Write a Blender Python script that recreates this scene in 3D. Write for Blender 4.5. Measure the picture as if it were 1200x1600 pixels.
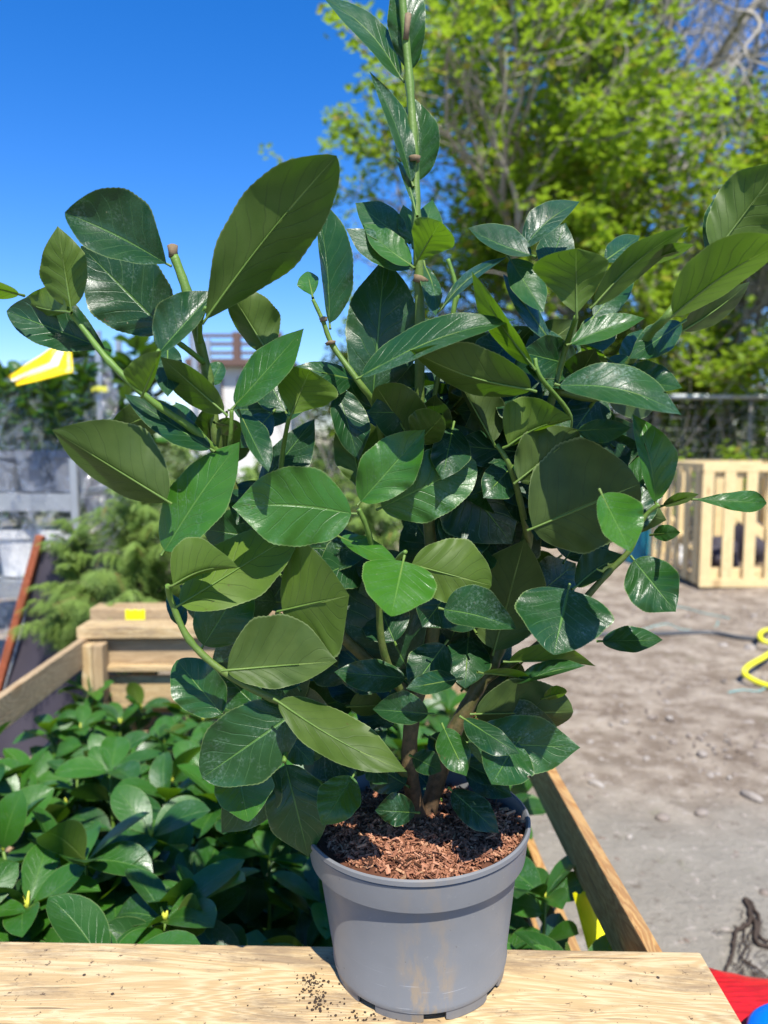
import bpy, bmesh, math, random
from mathutils import Vector, Matrix, noise
R = math.radians
scene = bpy.context.scene
for o in list(bpy.data.objects): bpy.data.objects.remove(o)

# ------------------------------------------------------------ camera, sky, sun, exposure
H = 1.2; PITCH = R(5.3); FPX = 1155.0
cam_d = bpy.data.cameras.new("Camera"); cam = bpy.data.objects.new("Camera", cam_d)
scene.collection.objects.link(cam); scene.camera = cam
cam.location = (0, 0, H); cam.rotation_euler = (R(90) - PITCH, 0, 0)
cam_d.sensor_fit = 'VERTICAL'; cam_d.sensor_height = 36; cam_d.sensor_width = 27
cam_d.lens = FPX / 1600 * 36
cam_d.clip_start = 0.02; cam_d.clip_end = 2000
cam_d.dof.use_dof = True; cam_d.dof.focus_distance = 0.70; cam_d.dof.aperture_fstop = 4.8
SUN = Vector((0.16, -0.62, 1.02)).normalized()          # towards the sun
world = bpy.data.worlds.new("World"); scene.world = world; world.use_nodes = True
wn = world.node_tree; wn.nodes.clear()
sky = wn.nodes.new('ShaderNodeTexSky'); sky.sky_type = 'NISHITA'; sky.sun_disc = False
sky.sun_elevation = math.asin(SUN.z); sky.sun_rotation = math.atan2(SUN.x, SUN.y)
sky.air_density = 1.0; sky.dust_density = 0.25; sky.ozone_density = 2.2; sky.altitude = 50
hs = wn.nodes.new('ShaderNodeHueSaturation'); hs.inputs['Saturation'].default_value = 1.42; hs.inputs['Value'].default_value = 1.25
bg = wn.nodes.new('ShaderNodeBackground'); bg.inputs['Strength'].default_value = 0.082
wo = wn.nodes.new('ShaderNodeOutputWorld')
wn.links.new(sky.outputs[0], hs.inputs['Color']); tn = wn.nodes.new('ShaderNodeMix'); tn.data_type = 'RGBA'; tn.blend_type = 'MULTIPLY'; tn.inputs[0].default_value = 1; tn.inputs[7].default_value = (1.02, 1.04, 1.36, 1); wn.links.new(hs.outputs[0], tn.inputs[6]); wn.links.new(tn.outputs[2], bg.inputs[0]); wn.links.new(bg.outputs[0], wo.inputs[0])
sd = bpy.data.lights.new("Sun", 'SUN'); sd.energy = 5.0; sd.angle = R(0.53); sd.color = (1.0, 0.955, 0.88)
so = bpy.data.objects.new("Sun", sd); scene.collection.objects.link(so); so.location = (3, -4, 8)
so.rotation_euler = SUN.to_track_quat('Z', 'Y').to_euler()
scene.view_settings.view_transform = 'Standard'; scene.view_settings.look = 'None'
scene.view_settings.exposure = 0.70; scene.view_settings.gamma = 1.0

# ------------------------------------------------------------ helpers
cp, sp = math.cos(PITCH), math.sin(PITCH)
def ray(px, py):
    x = (px - 600) / FPX; v = (800 - py) / FPX
    return Vector((x, cp + v * sp, -sp + v * cp))
def at(px, py, Y):                 # picture point at forward distance Y -> real position
    r = ray(px, py); return Vector((0, 0, H)) + r * (Y / r.y)
def at_z(px, py, z):
    r = ray(px, py); return Vector((0, 0, H)) + r * ((z - H) / r.z)
def ppx(Y, py):                    # metres per picture px at distance Y
    r = ray(600, py); return (Y / r.y) / FPX

class MB:
    def __init__(s): s.v = []; s.f = []; s.m = []; s.uv = {}; s.t = []; s.u = []
    def vert(s, p, uv=(0, 0), t=0.0):
        s.v.append(tuple(p)); s.u.append(uv); s.t.append(t); return len(s.v) - 1
    def face(s, ids, m=0): s.f.append(tuple(ids)); s.m.append(m)
    def box(s, c, h, rot=None, m=0, t=0.0):
        c = Vector(c); ids = []
        for z in (-1, 1):
            for y in (-1, 1):
                for x in (-1, 1):
                    p = Vector((x * h[0], y * h[1], z * h[2]))
                    if rot is not None: p = rot @ p
                    ids.append(s.vert(c + p, t=t))
        for q in ((0, 2, 3, 1), (4, 5, 7, 6), (0, 1, 5, 4), (2, 6, 7, 3), (0, 4, 6, 2), (1, 3, 7, 5)):
            s.face([ids[i] for i in q], m)
    def tube(s, pts, rad, n=8, m=0, t=0.0, cap=True):
        pts = [Vector(p) for p in pts]; N = len(pts)
        if not hasattr(rad, '__len__'): rad = [rad] * N
        prev = None; rings = []
        for i, p in enumerate(pts):
            d = (pts[min(i + 1, N - 1)] - pts[max(i - 1, 0)])
            if d.length < 1e-9: d = Vector((0, 0, 1))
            d.normalize()
            if prev is None:
                a = Vector((0, 0, 1)) if abs(d.z) < .9 else Vector((1, 0, 0))
                x = d.cross(a).normalized()
            else:
                x = (prev - d * prev.dot(d)); x = x.normalized() if x.length > 1e-6 else d.orthogonal().normalized()
            prev = x; y = d.cross(x)
            rings.append([s.vert(p + (x * math.cos(k * 2 * math.pi / n) + y * math.sin(k * 2 * math.pi / n)) * rad[i], (k / n, i / max(1, N - 1)), t) for k in range(n)])
        for i in range(N - 1):
            for k in range(n):
                s.face((rings[i][k], rings[i][(k + 1) % n], rings[i + 1][(k + 1) % n], rings[i + 1][k]), m)
        if cap:
            s.face(list(reversed(rings[0])), m); s.face(rings[-1], m)
    def build(s, name, mats, parent=None, origin=(0, 0, 0), smooth=False):
        me = bpy.data.meshes.new(name); o3 = Vector(origin)
        me.from_pydata([tuple(Vector(p) - o3) for p in s.v] if o3.length else s.v, [], s.f)
        if not isinstance(mats, (list, tuple)): mats = [mats]
        for m in mats: me.materials.append(m)
        me.polygons.foreach_set('material_index', s.m)
        if smooth: me.polygons.foreach_set('use_smooth', [True] * len(s.f))
        ul = me.uv_layers.new(name='UVMap'); vi = [0] * len(me.loops); me.loops.foreach_get('vertex_index', vi)
        flat = []
        for i in vi: flat.extend(s.u[i])
        ul.data.foreach_set('uv', flat)
        at_ = me.attributes.new('tint', 'FLOAT', 'POINT'); at_.data.foreach_set('value', s.t)
        me.update()
        ob = bpy.data.objects.new(name, me); scene.collection.objects.link(ob)
        if parent: ob.parent = parent; ob.location = o3 - parent.location if o3.length else -parent.location
        else: ob.location = o3
        return ob
def tag(o, label=None, cat=None, group=None, kind=None):
    if label: o['label'] = label
    if cat: o['category'] = cat
    if group: o['group'] = group
    if kind: o['kind'] = kind
    return o
def thing(name, loc, label, cat, group=None):
    o = bpy.data.objects.new(name, None); scene.collection.objects.link(o); o.location = loc; o.empty_display_size = .05
    return tag(o, label, cat, group)
def copy_tree(root, loc, rz=0, label=None, scale=1.0):
    r = root.copy(); scene.collection.objects.link(r); r.location = loc; r.rotation_euler = (0, 0, rz); r.scale = (scale,) * 3
    if label: r['label'] = label
    for ch in list(root.children):
        c = ch.copy(); scene.collection.objects.link(c); c.parent = r
        for g in ch.children:
            d = g.copy(); scene.collection.objects.link(d); d.parent = c
    return r
def bez(a, b, c, t): return a * (1 - t) ** 2 + b * 2 * t * (1 - t) + c * t * t
def smoothpath(pts, k=5):
    pts = [Vector(p) for p in pts]; out = []
    for i in range(len(pts) - 1):
        p0 = pts[max(i - 1, 0)]; p1 = pts[i]; p2 = pts[i + 1]; p3 = pts[min(i + 2, len(pts) - 1)]
        for j in range(k):
            t = j / k
            out.append(0.5 * ((2 * p1) + (p2 - p0) * t + (2 * p0 - 5 * p1 + 4 * p2 - p3) * t * t + (-p0 + 3 * p1 - 3 * p2 + p3) * t ** 3))
    out.append(pts[-1]); return out

# ------------------------------------------------------------ materials
class NT:
    def __init__(s, name):
        s.mat = bpy.data.materials.new(name); s.mat.use_nodes = True; s.t = s.mat.node_tree; s.t.nodes.clear()
        s.out = s.n('ShaderNodeOutputMaterial')
    def n(s, ty, **kw):
        nd = s.t.nodes.new(ty)
        for k, v in kw.items(): setattr(nd, k, v)
        return nd
    def put(s, sock, v):
        if hasattr(v, 'is_output'): s.t.links.new(v, sock)
        elif isinstance(v, (tuple, list)) and len(v) == 3 and sock.type == 'RGBA': sock.default_value = (*v, 1)
        else: sock.default_value = v
    def math(s, op, a, b=None, c=None, clamp=False):
        nd = s.n('ShaderNodeMath', operation=op, use_clamp=clamp); s.put(nd.inputs[0], a)
        if b is not None: s.put(nd.inputs[1], b)
        if c is not None: s.put(nd.inputs[2], c)
        return nd.outputs[0]
    def ss(s, v, a, b, ta=0.0, tb=1.0):
        nd = s.n('ShaderNodeMapRange', interpolation_type='SMOOTHSTEP'); s.put(nd.inputs[0], v)
        for i, x in enumerate((a, b, ta, tb)): s.put(nd.inputs[i + 1], x)
        return nd.outputs[0]
    def mix(s, f, a, b, mode='MIX'):
        nd = s.n('ShaderNodeMix', data_type='RGBA', blend_type=mode)
        s.put(nd.inputs[0], f); s.put(nd.inputs[6], a); s.put(nd.inputs[7], b); return nd.outputs[2]
    def noise(s, vec, scale, detail=4, rough=.55, dist=0.0):
        nd = s.n('ShaderNodeTexNoise'); nd.inputs['Scale'].default_value = scale; nd.inputs['Detail'].default_value = detail
        nd.inputs['Roughness'].default_value = rough; nd.inputs['Distortion'].default_value = dist
        if vec is not None: s.put(nd.inputs['Vector'], vec)
        return nd.outputs['Fac']
    def voro(s, vec, scale, feat='F1'):
        nd = s.n('ShaderNodeTexVoronoi', feature=feat); nd.inputs['Scale'].default_value = scale
        if vec is not None: s.put(nd.inputs['Vector'], vec)
        return nd
    def coord(s, k='Object', scale=None, loc=None):
        c = s.n('ShaderNodeTexCoord').outputs[k]
        if scale is not None or loc is not None:
            m = s.n('ShaderNodeMapping'); s.t.links.new(c, m.inputs[0])
            if scale is not None: m.inputs['Scale'].default_value = scale
            if loc is not None: m.inputs['Location'].default_value = loc
            c = m.outputs[0]
        return c
    def bump(s, h, strength=.3, dist=.002):
        b = s.n('ShaderNodeBump'); b.inputs['Strength'].default_value = strength; b.inputs['Distance'].default_value = dist
        s.put(b.inputs['Height'], h); return b.outputs[0]
    def pbr(s, col, rough=.6, normal=None, spec=.5, **kw):
        p = s.n('ShaderNodeBsdfPrincipled'); s.put(p.inputs['Base Color'], col); s.put(p.inputs['Roughness'], rough)
        s.put(p.inputs['Specular IOR Level'], spec)
        if normal is not None: s.put(p.inputs['Normal'], normal)
        for k, v in kw.items(): s.put(p.inputs[k.replace('_', ' ')], v)
        return p.outputs[0]
    def mixsh(s, f, a, b):
        m = s.n('ShaderNodeMixShader'); s.put(m.inputs[0], f); s.t.links.new(a, m.inputs[1]); s.t.links.new(b, m.inputs[2]); return m.outputs[0]
    def done(s, sh): s.t.links.new(sh, s.out.inputs['Surface']); return s.mat

def leaf_material(name, holes=False):
    k = NT(name)
    uv = k.n('ShaderNodeTexCoord').outputs['UV']
    sx = k.n('ShaderNodeSeparateXYZ'); k.t.links.new(uv, sx.inputs[0])
    u = k.math('SUBTRACT', k.math('MULTIPLY', sx.outputs[0], 2.0), 1.0); t = sx.outputs[1]
    a = k.math('ABSOLUTE', u)
    tint = k.n('ShaderNodeAttribute', attribute_name='tint').outputs['Fac']
    obj = k.coord('Object'); 
    nz = k.noise(obj, 38, 3); fine = k.noise(obj, 420, 3, .7)
    # side veins: curve forward towards the tip
    wob = k.math('MULTIPLY', k.math('SUBTRACT', k.noise(obj, 24, 2), .5), 1.3)
    ph = k.math('ADD', k.math('SUBTRACT', k.math('MULTIPLY', t, 8.2), k.math('MULTIPLY', k.math('POWER', a, .8), 2.6)), wob)
    off = k.math('MULTIPLY', k.math('GREATER_THAN', u, 0.0), .45)
    fr = k.math('ABSOLUTE', k.math('SUBTRACT', k.math('FRACT', k.math('ADD', ph, off)), .5))
    fade = k.ss(a, .55, .98, 1.0, 0.0)
    vein = k.math('MULTIPLY', k.ss(fr, .0, .075, 1.0, 0.0), fade)
    cell = k.voro(obj, 330, 'DISTANCE_TO_EDGE').outputs['Distance']
    ret = k.ss(cell, 0.0, .12, 1.0, 0.0)
    midw = k.math('ADD', .012, k.math('MULTIPLY', k.math('SUBTRACT', 1.0, t), .024))
    mid = k.math('MULTIPLY', k.ss(k.math('DIVIDE', a, midw), .6, 1.5, 1.0, 0.0), k.ss(t, .93, 1.0, 1.0, 0.2))
    # top side
    top = k.mix(tint, (.007, .035, .011), (.038, .145, .010))  # dark end set extra low, painting shade into the core leaves
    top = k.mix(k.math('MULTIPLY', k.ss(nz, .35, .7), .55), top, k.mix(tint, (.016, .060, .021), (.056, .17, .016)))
    dust = k.math('MULTIPLY', k.ss(k.noise(obj, 26, 6, .72), .47, .72), k.ss(fine, .42, .66))
    top = k.mix(k.math('MULTIPLY', dust, k.math('MULTIPLY_ADD', tint, -.4, .72)), top, (.17, .25, .19))
    top = k.mix(k.math('MULTIPLY', vein, .30), top, (.10, .22, .07))
    top = k.mix(k.math('MULTIPLY', mid, .55), top, (.13, .27, .05))
    edge = k.ss(a, .955, .995)
    top = k.mix(k.math('MULTIPLY', edge, .5), top, (.22, .30, .10))
    spk = k.ss(k.noise(obj, 150, 2, .5), .76, .80)
    top = k.mix(k.math('MULTIPLY', spk, .7), top, (.30, .28, .16))
    # under side
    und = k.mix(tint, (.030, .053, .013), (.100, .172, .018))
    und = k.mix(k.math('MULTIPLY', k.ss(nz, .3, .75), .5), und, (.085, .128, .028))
    und = k.mix(k.math('MULTIPLY', vein, .22), und, (.040, .062, .018))
    und = k.mix(k.math('MULTIPLY', ret, .10), und, (.04, .07, .02))
    und = k.mix(k.math('MULTIPLY', mid, .75), und, (.20, .28, .07))
    und = k.mix(k.math('MULTIPLY', edge, .5), und, (.24, .30, .12))
    rn = k.n('ShaderNodeObjectInfo').outputs['Random']
    blo = k.math('MULTIPLY', k.ss(k.noise(obj, 48, 6, .75), .66, .70), k.math('GREATER_THAN', rn, .55))
    top = k.mix(k.math('MULTIPLY', blo, .8), top, (.085, .05, .022)); und = k.mix(k.math('MULTIPLY', blo, .8), und, (.075, .042, .02))
    h = k.math('ADD', k.math('MULTIPLY', vein, -.6), k.math('ADD', k.math('MULTIPLY', mid, -1.0), k.math('ADD', k.math('MULTIPLY', k.noise(obj, 90, 3), .9), k.math('MULTIPLY', ret, -.10))))
    bt = k.bump(h, .55, .0009)
    rt = k.ss(k.noise(obj, 30, 4), .3, .7, .30, .46)
    st = k.pbr(top, rt, bt, .42)
    bu = k.bump(k.math('ADD', k.math('MULTIPLY', vein, .5), k.math('ADD', mid, k.math('MULTIPLY', k.noise(obj, 75, 3), .8))), .5, .0008)
    su = k.pbr(und, .5, bu, .22)
    back = k.n('ShaderNodeNewGeometry').outputs['Backfacing']
    surf = k.mixsh(back, st, su)
    tr = k.n('ShaderNodeBsdfTranslucent'); k.put(tr.inputs[0], k.mix(vein, k.mix(tint, (.07, .24, .006), (.26, .52, .012)), (.05, .16, .01)))
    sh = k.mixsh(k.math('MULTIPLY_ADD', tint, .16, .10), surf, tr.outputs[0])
    if holes:
        v = k.voro(k.coord('UV', (3.2, 4.6, 1), (.31, .13, 0)), 1.0)
        v.inputs['Randomness'].default_value = 1.0
        d = k.math('ADD', v.outputs['Distance'], k.math('MULTIPLY', k.noise(obj, 160, 2), .12))
        hole = k.math('LESS_THAN', d, .24)
        tp = k.n('ShaderNodeBsdfTransparent')
        sh = k.mixsh(hole, sh, tp.outputs[0])
    return k.done(sh)
def damaged(): pass
M = {}
M['leaf'] = leaf_material('laurel_leaf')
M['leaf_holes'] = leaf_material('laurel_leaf_holed', True)
def simple(name, fn): 
    k = NT(name); M[name] = k.done(fn(k))
def f_stem(k):
    t = k.n('ShaderNodeAttribute', attribute_name='tint').outputs['Fac']; o = k.coord('Object')
    g = k.mix(k.noise(o, 70, 3), (.075, .17, .022), (.15, .26, .04))
    b = k.mix(k.ss(k.noise(o, 90, 5, .7), .35, .65), (.040, .022, .014), (.12, .068, .038))
    c = k.mix(t, g, b)
    return k.pbr(c, .5, k.bump(k.noise(o, 260, 4, .7), .5, .001), .35)
simple('stem', f_stem)
def f_scar(k): return k.pbr(k.mix(k.noise(k.coord(), 300, 3), (.10, .06, .03), (.30, .22, .12)), .8)
simple('scar', f_scar)
def f_pot(k):
    o = k.coord('Object'); sx = k.n('ShaderNodeSeparateXYZ'); k.t.links.new(o, sx.inputs[0])
    c = k.mix(k.noise(o, 25, 4), (.148, .151, .152), (.178, .181, .182))
    dm = k.n('ShaderNodeMapping'); k.t.links.new(o, dm.inputs[0]); dm.inputs['Scale'].default_value = (60, 60, 14)
    st = k.noise(dm.outputs[0], 1, 5, .7)
    band = k.math('MULTIPLY', k.ss(k.math('ABSOLUTE', k.math('ADD', sx.outputs[0], k.math('MULTIPLY', k.noise(o, 45, 2), .02), )), .012, .034, 1, 0), k.ss(sx.outputs[2], .02, .13, 1, .3))
    c = k.mix(k.math('MULTIPLY', k.math('MULTIPLY', band, k.ss(st, .42, .62)), .75), c, (.27, .20, .12))
    c = k.mix(k.math('MULTIPLY', k.ss(k.noise(o, 160, 5, .75), .60, .75), .4), c, (.30, .29, .26))
    c = k.mix(k.ss(k.noise(o, 230, 2, .5), .74, .78), c, (.06, .045, .03))
    sc = k.n('ShaderNodeMapping'); k.t.links.new(o, sc.inputs[0]); sc.inputs['Scale'].default_value = (20, 20, 600); sc.inputs['Rotation'].default_value = (0, .12, 0)
    scr = k.math('MULTIPLY', k.ss(k.noise(sc.outputs[0], 1, 2), .68, .74), k.ss(sx.outputs[2], .02, .07, 1, 0))
    c = k.mix(k.math('MULTIPLY', scr, .5), c, (.5, .5, .5))
    return k.pbr(c, k.ss(k.noise(o, 40, 4), .3, .7, .36, .52), k.bump(k.noise(o, 60, 4), .12, .002), .45)
simple('pot', f_pot)
def f_mulch(k):
    t = k.n('ShaderNodeAttribute', attribute_name='tint').outputs['Fac']; o = k.coord()
    r = k.n('ShaderNodeValToRGB'); k.put(r.inputs[0], t)
    e = r.color_ramp.elements; e[0].position = 0; e[0].color = (.035, .017, .01, 1); e[1].position = 1; e[1].color = (.50, .32, .18, 1)
    for p, c in ((.25, (.19, .085, .047)), (.5, (.37, .175, .10)), (.8, (.55, .31, .19))):
        x = r.color_ramp.elements.new(p); x.color = (*c, 1)
    c = k.mix(.35, r.outputs[0], k.mix(k.noise(o, 500, 3), (.05, .02, .01), (.4, .2, .12)), 'OVERLAY')
    return k.pbr(c, .85, k.bump(k.noise(o, 700, 3), .5, .001), .2)
simple('mulch', f_mulch)
def wood(name, ca, cb, dirt=.5, orange=0.0):
    k = NT(name); o = k.coord('Object')
    rnd = k.n('ShaderNodeObjectInfo').outputs['Random']
    cx = k.n('ShaderNodeVectorMath', operation='ADD'); k.t.links.new(o, cx.inputs[0])
    cmb = k.n('ShaderNodeCombineXYZ'); k.put(cmb.inputs[0], k.math('MULTIPLY', rnd, 9.0)); k.put(cmb.inputs[1], k.math('MULTIPLY', rnd, 3.0)); k.t.links.new(cmb.outputs[0], cx.inputs[1])
    o2 = cx.outputs[0]
    mp = k.n('ShaderNodeMapping'); k.t.links.new(o2, mp.inputs[0]); mp.inputs['Scale'].default_value = (1.6, 15, 15)
    n1 = k.noise(mp.outputs[0], 1.0, 5, .62, 1.1)
    # knots warp the rings
    kv = k.n('ShaderNodeMapping'); k.t.links.new(o2, kv.inputs[0]); kv.inputs['Scale'].default_value = (3.1, 9, 3)
    vo = k.voro(kv.outputs[0], 1.0); kd = vo.outputs['Distance']
    rings = k.math('ADD', k.math('MULTIPLY', n1, 11.0), k.math('MULTIPLY', k.ss(kd, 0, .55, 1, 0), 6.5))
    fr = k.math('ABSOLUTE', k.math('SUBTRACT', k.math('FRACT', rings), .5))
    gr = k.ss(fr, .0, .42)
    m2 = k.n('ShaderNodeMapping'); k.t.links.new(o2, m2.inputs[0]); m2.inputs['Scale'].default_value = (14, 420, 420)
    fib = k.noise(m2.outputs[0], 1.0, 3, .6)
    c = k.mix(gr, ca, cb)
    c = k.mix(k.math('MULTIPLY', k.ss(fib, .45, .72), .30), c, tuple(x * .62 for x in cb))
    knot = k.math('MULTIPLY', k.ss(kd, .08, .17, 1, 0), k.ss(kd, .0, .03, .5, 1))
    c = k.mix(k.math('MULTIPLY', knot, .55), c, (.26, .13, .045))
    m3 = k.n('ShaderNodeMapping'); k.t.links.new(o2, m3.inputs[0]); m3.inputs['Scale'].default_value = (5, 19, 19)
    dn = k.ss(k.noise(m3.outputs[0], 1.0, 7, .75), .47, .64)
    c = k.mix(k.math('MULTIPLY', dn, dirt), c, (.24, .17, .10))
    sp_ = k.ss(k.noise(o2, 110, 4, .75), .62, .68)
    c = k.mix(k.math('MULTIPLY', sp_, dirt), c, (.07, .045, .03))
    crk = k.ss(k.noise(m2.outputs[0], .35, 2, .5), .66, .72)
    c = k.mix(k.math('MULTIPLY', crk, .7), c, (.14, .08, .04))
    hgt = k.math('ADD', k.math('MULTIPLY', fib, .5), k.math('ADD', k.math('MULTIPLY', gr, .4), k.math('MULTIPLY', crk, -1.5)))
    M[name] = k.done(k.pbr(c, .72, k.bump(hgt, .55, .0012), .25))
wood('pine', (.56, .43, .24), (.46, .32, .155), .85)
wood('pine_orange', (.50, .30, .11), (.36, .18, .06), .3)
wood('pine_old', (.48, .35, .20), (.37, .26, .14), .5)
wood('pine_far', (.80, .62, .32), (.70, .52, .25), .12)
wood('red_timber', (.36, .10, .045), (.26, .07, .03), .3)
def f_dirt(k):
    o = k.coord('Object')
    big = k.noise(o, .9, 6, .6); mid = k.noise(o, 6, 6, .65); fine = k.noise(o, 55, 5, .75)
    c = k.mix(k.ss(mid, .35, .68), (.185, .143, .103), (.38, .32, .245))
    sy = k.n('ShaderNodeSeparateXYZ'); k.t.links.new(o, sy.inputs[0])
    yy = k.math('ADD', sy.outputs[1], k.math('MULTIPLY', k.math('SUBTRACT', big, .5), 1.6))
    near = k.ss(yy, 2.0, 2.7, 1, 0)
    c = k.mix(k.math('MULTIPLY', near, .85), c, k.mix(mid, (.235, .22, .18), (.29, .27, .225)))
    c = k.mix(k.math('MULTIPLY', k.ss(fine, .5, .75), .5), c, (.36, .31, .25))
    c = k.mix(k.math('MULTIPLY', k.ss(k.noise(o, 24, 3, .6), .60, .68), .6), c, (.42, .37, .32))
    c = k.mix(k.math('MULTIPLY', k.ss(k.noise(o, 15, 5, .7), .42, .34), .5), c, (.10, .07, .05))
    c = k.mix(k.math('MULTIPLY', k.ss(fine, .42, .25), .6), c, (.09, .065, .045))
    c = k.mix(k.math('MULTIPLY', k.ss(k.noise(o, 3.1, 5, .7), .60, .72), .35), c, (.16, .18, .08))
    far = k.ss(sy.outputs[1], 9, 14)
    c = k.mix(k.math('MULTIPLY', far, .8), c, (.09, .14, .035))
    h = k.math('ADD', k.math('MULTIPLY', mid, 1.2), k.math('MULTIPLY', fine, .6))
    return k.pbr(c, .95, k.bump(h, .9, .02), .1)
simple('dirt', f_dirt)
def f_stone(k):
    t = k.n('ShaderNodeAttribute', attribute_name='tint').outputs['Fac']; o = k.coord()
    return k.pbr(k.mix(t, (.17, .13, .10), k.mix(k.noise(o, 30, 4), (.30, .265, .22), (.40, .37, .33))), .9, k.bump(k.noise(o, 60, 4), .5, .004), .2)
simple('stone', f_stone)
def flat(name, col, rough=.5, spec=.5, var=.15, sc=20, bump=.1, **kw):
    def f(k):
        o = k.coord(); d = tuple(c * (1 - var) for c in col); e = tuple(min(1, c * (1 + var)) for c in col)
        return k.pbr(k.mix(k.noise(o, sc, 4), d, e), rough, k.bump(k.noise(o, sc * 2, 4), bump, .004), spec, **kw)
    simple(name, f)
flat('yellow_label', (.85, .80, .01), .5, .3, .05)
flat('yellow_hose', (.75, .70, .02), .4)
flat('black_hose', (.05, .055, .06), .45)
flat('teal_twine', (.22, .42, .38), .8)
flat('white_plastic', (.70, .70, .68), .45)
flat('teal_plastic', (.01, .22, .28), .4)
flat('dark_pot', (.06, .07, .09), .4)
flat('grey_pot', (.17, .18, .20), .4)
flat('galv', (.40, .42, .43), .35, .5, .15, Metallic=.6)
flat('wire', (.38, .39, .40), .4, Metallic=.7)
flat('weed_fabric', (.055, .048, .062), .7, .3, .25, 5)
flat('brown_paint', (.12, .07, .055), .7)
flat('render_wall', (.62, .60, .57), .9)
flat('roof', (.10, .09, .09), .8)
flat('bark', (.20, .17, .13), .9, .2, .45, 18, .8)
flat('bark_pale', (.34, .31, .26), .9, .2, .35, 12, .6)
flat('root', (.055, .04, .03), .9, .2, .4, 60)
flat('soil', (.05, .035, .025), .95, .1, .4, 60, .8)
flat('blue_plastic', (.0, .12, .62), .3)
flat('bud', (.62, .66, .08), .45, .4, .2, 200)
def f_red(k):
    o = k.coord(); mp = k.n('ShaderNodeMapping'); k.t.links.new(o, mp.inputs[0]); mp.inputs['Scale'].default_value = (18, 160, 50); mp.inputs['Rotation'].default_value = (0, 0, .3)
    n = k.noise(mp.outputs[0], 1, 5, .7)
    c = k.mix(k.ss(n, .42, .62), (.60, .012, .018), (.36, .008, .012)); c = k.mix(k.ss(k.noise(o, 120, 3, .6), .72, .76), c, (.6, .35, .35))
    return k.pbr(c, .35, k.bump(n, .3, .003), .5)
simple('red_plastic', f_red)
def f_glass(k): return k.pbr((.05, .08, .11), .08, None, .8)
simple('window_glass', f_glass)
def f_film(k):
    o = k.coord(); g = k.n('ShaderNodeBsdfGlossy'); g.inputs['Roughness'].default_value = .09; k.put(g.inputs[0], (.9, .93, .95))
    b = k.bump(k.math('ADD', k.noise(k.coord('Object', (1, 1, .6)), 16, 7, .75, 3.0), k.math('MULTIPLY', k.noise(o, 70, 3), .3)), 1.0, .05); k.t.links.new(b, g.inputs['Normal'])
    d = k.n('ShaderNodeBsdfDiffuse'); k.put(d.inputs[0], (.75, .78, .80)); k.t.links.new(b, d.inputs['Normal'])
    tp = k.n('ShaderNodeBsdfTransparent')
    w = k.mixsh(.30, g.outputs[0], d.outputs[0])
    f = k.ss(k.noise(k.coord('Object', (1, 1, .7)), 7, 9, .82, 3.5), .47, .60, .05, .66)
    return k.mixsh(f, tp.outputs[0], w)
simple('film', f_film)
def f_tape(k):
    uv = k.n('ShaderNodeTexCoord').outputs['UV']; s = k.n('ShaderNodeSeparateXYZ'); k.t.links.new(uv, s.inputs[0])
    m = k.math('MULTIPLY', k.math('GREATER_THAN', s.outputs[1], .40), k.math('LESS_THAN', s.outputs[1], .56))
    return k.pbr(k.mix(m, (.85, .62, .0), (.85, .85, .78)), .35, k.bump(k.noise(k.coord(), 30, 3), .4, .01), .5)
simple('tape', f_tape)
def foliage(name, ca, cb, cc, trans=.35, sc=6.0, rough=.5):
    k = NT(name); t = k.n('ShaderNodeAttribute', attribute_name='tint').outputs['Fac']
    c = k.mix(t, ca, cb); c = k.mix(k.ss(t, .86, .97), c, cc)
    p = k.pbr(c, rough, None, .3)
    tr = k.n('ShaderNodeBsdfTranslucent'); k.put(tr.inputs[0], k.mix(.5, c, tuple(min(1, x * 2.0) for x in cb)))
    M[name] = k.done(k.mixsh(trans, p, tr.outputs[0]))
foliage('maple', (.085, .145, .015), (.26, .385, .022), (.36, .25, .06), .45)
foliage('thuja', (.06, .125, .03), (.25, .36, .08), (.26, .17, .06), .4)
foliage('hedge', (.04, .075, .015), (.16, .25, .025), (.22, .17, .10), .3)
foliage('darkbush', (.015, .045, .014), (.05, .11, .025), (.10, .13, .04), .2)
# ------------------------------------------------------------ ground
def ground():
    mb = MB(); nx, ny = 110, 120
    xs = [-400, -120, -40, -20] + [-10 + 20 * i / (nx - 1) for i in range(nx)] + [20, 40, 120, 400]
    ys = [-60, -20, -6] + [-2 + 16 * (i / (ny - 1)) for i in range(ny)] + [18, 26, 50, 120, 600]
    ids = []
    for y in ys:
        row = []
        for x in xs:
            z = 0.0
            if -10 <= x <= 10 and -2 <= y <= 14 and not (-1.5 < x < .9 and y < 4):
                z = .018 * noise.noise(Vector((x * 1.3, y * 1.3, 0))) + .012 * noise.noise(Vector((x * 4, y * 4, 3)))
                if y < 2.6: z *= .35
            row.append(mb.vert((x, y, z)))
        ids.append(row)
    for j in range(len(ys) - 1):
        for i in range(len(xs) - 1): mb.face((ids[j][i], ids[j][i + 1], ids[j + 1][i + 1], ids[j + 1][i]))
    tag(mb.build('ground', M['dirt'], smooth=True), kind='structure')
ground()
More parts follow.
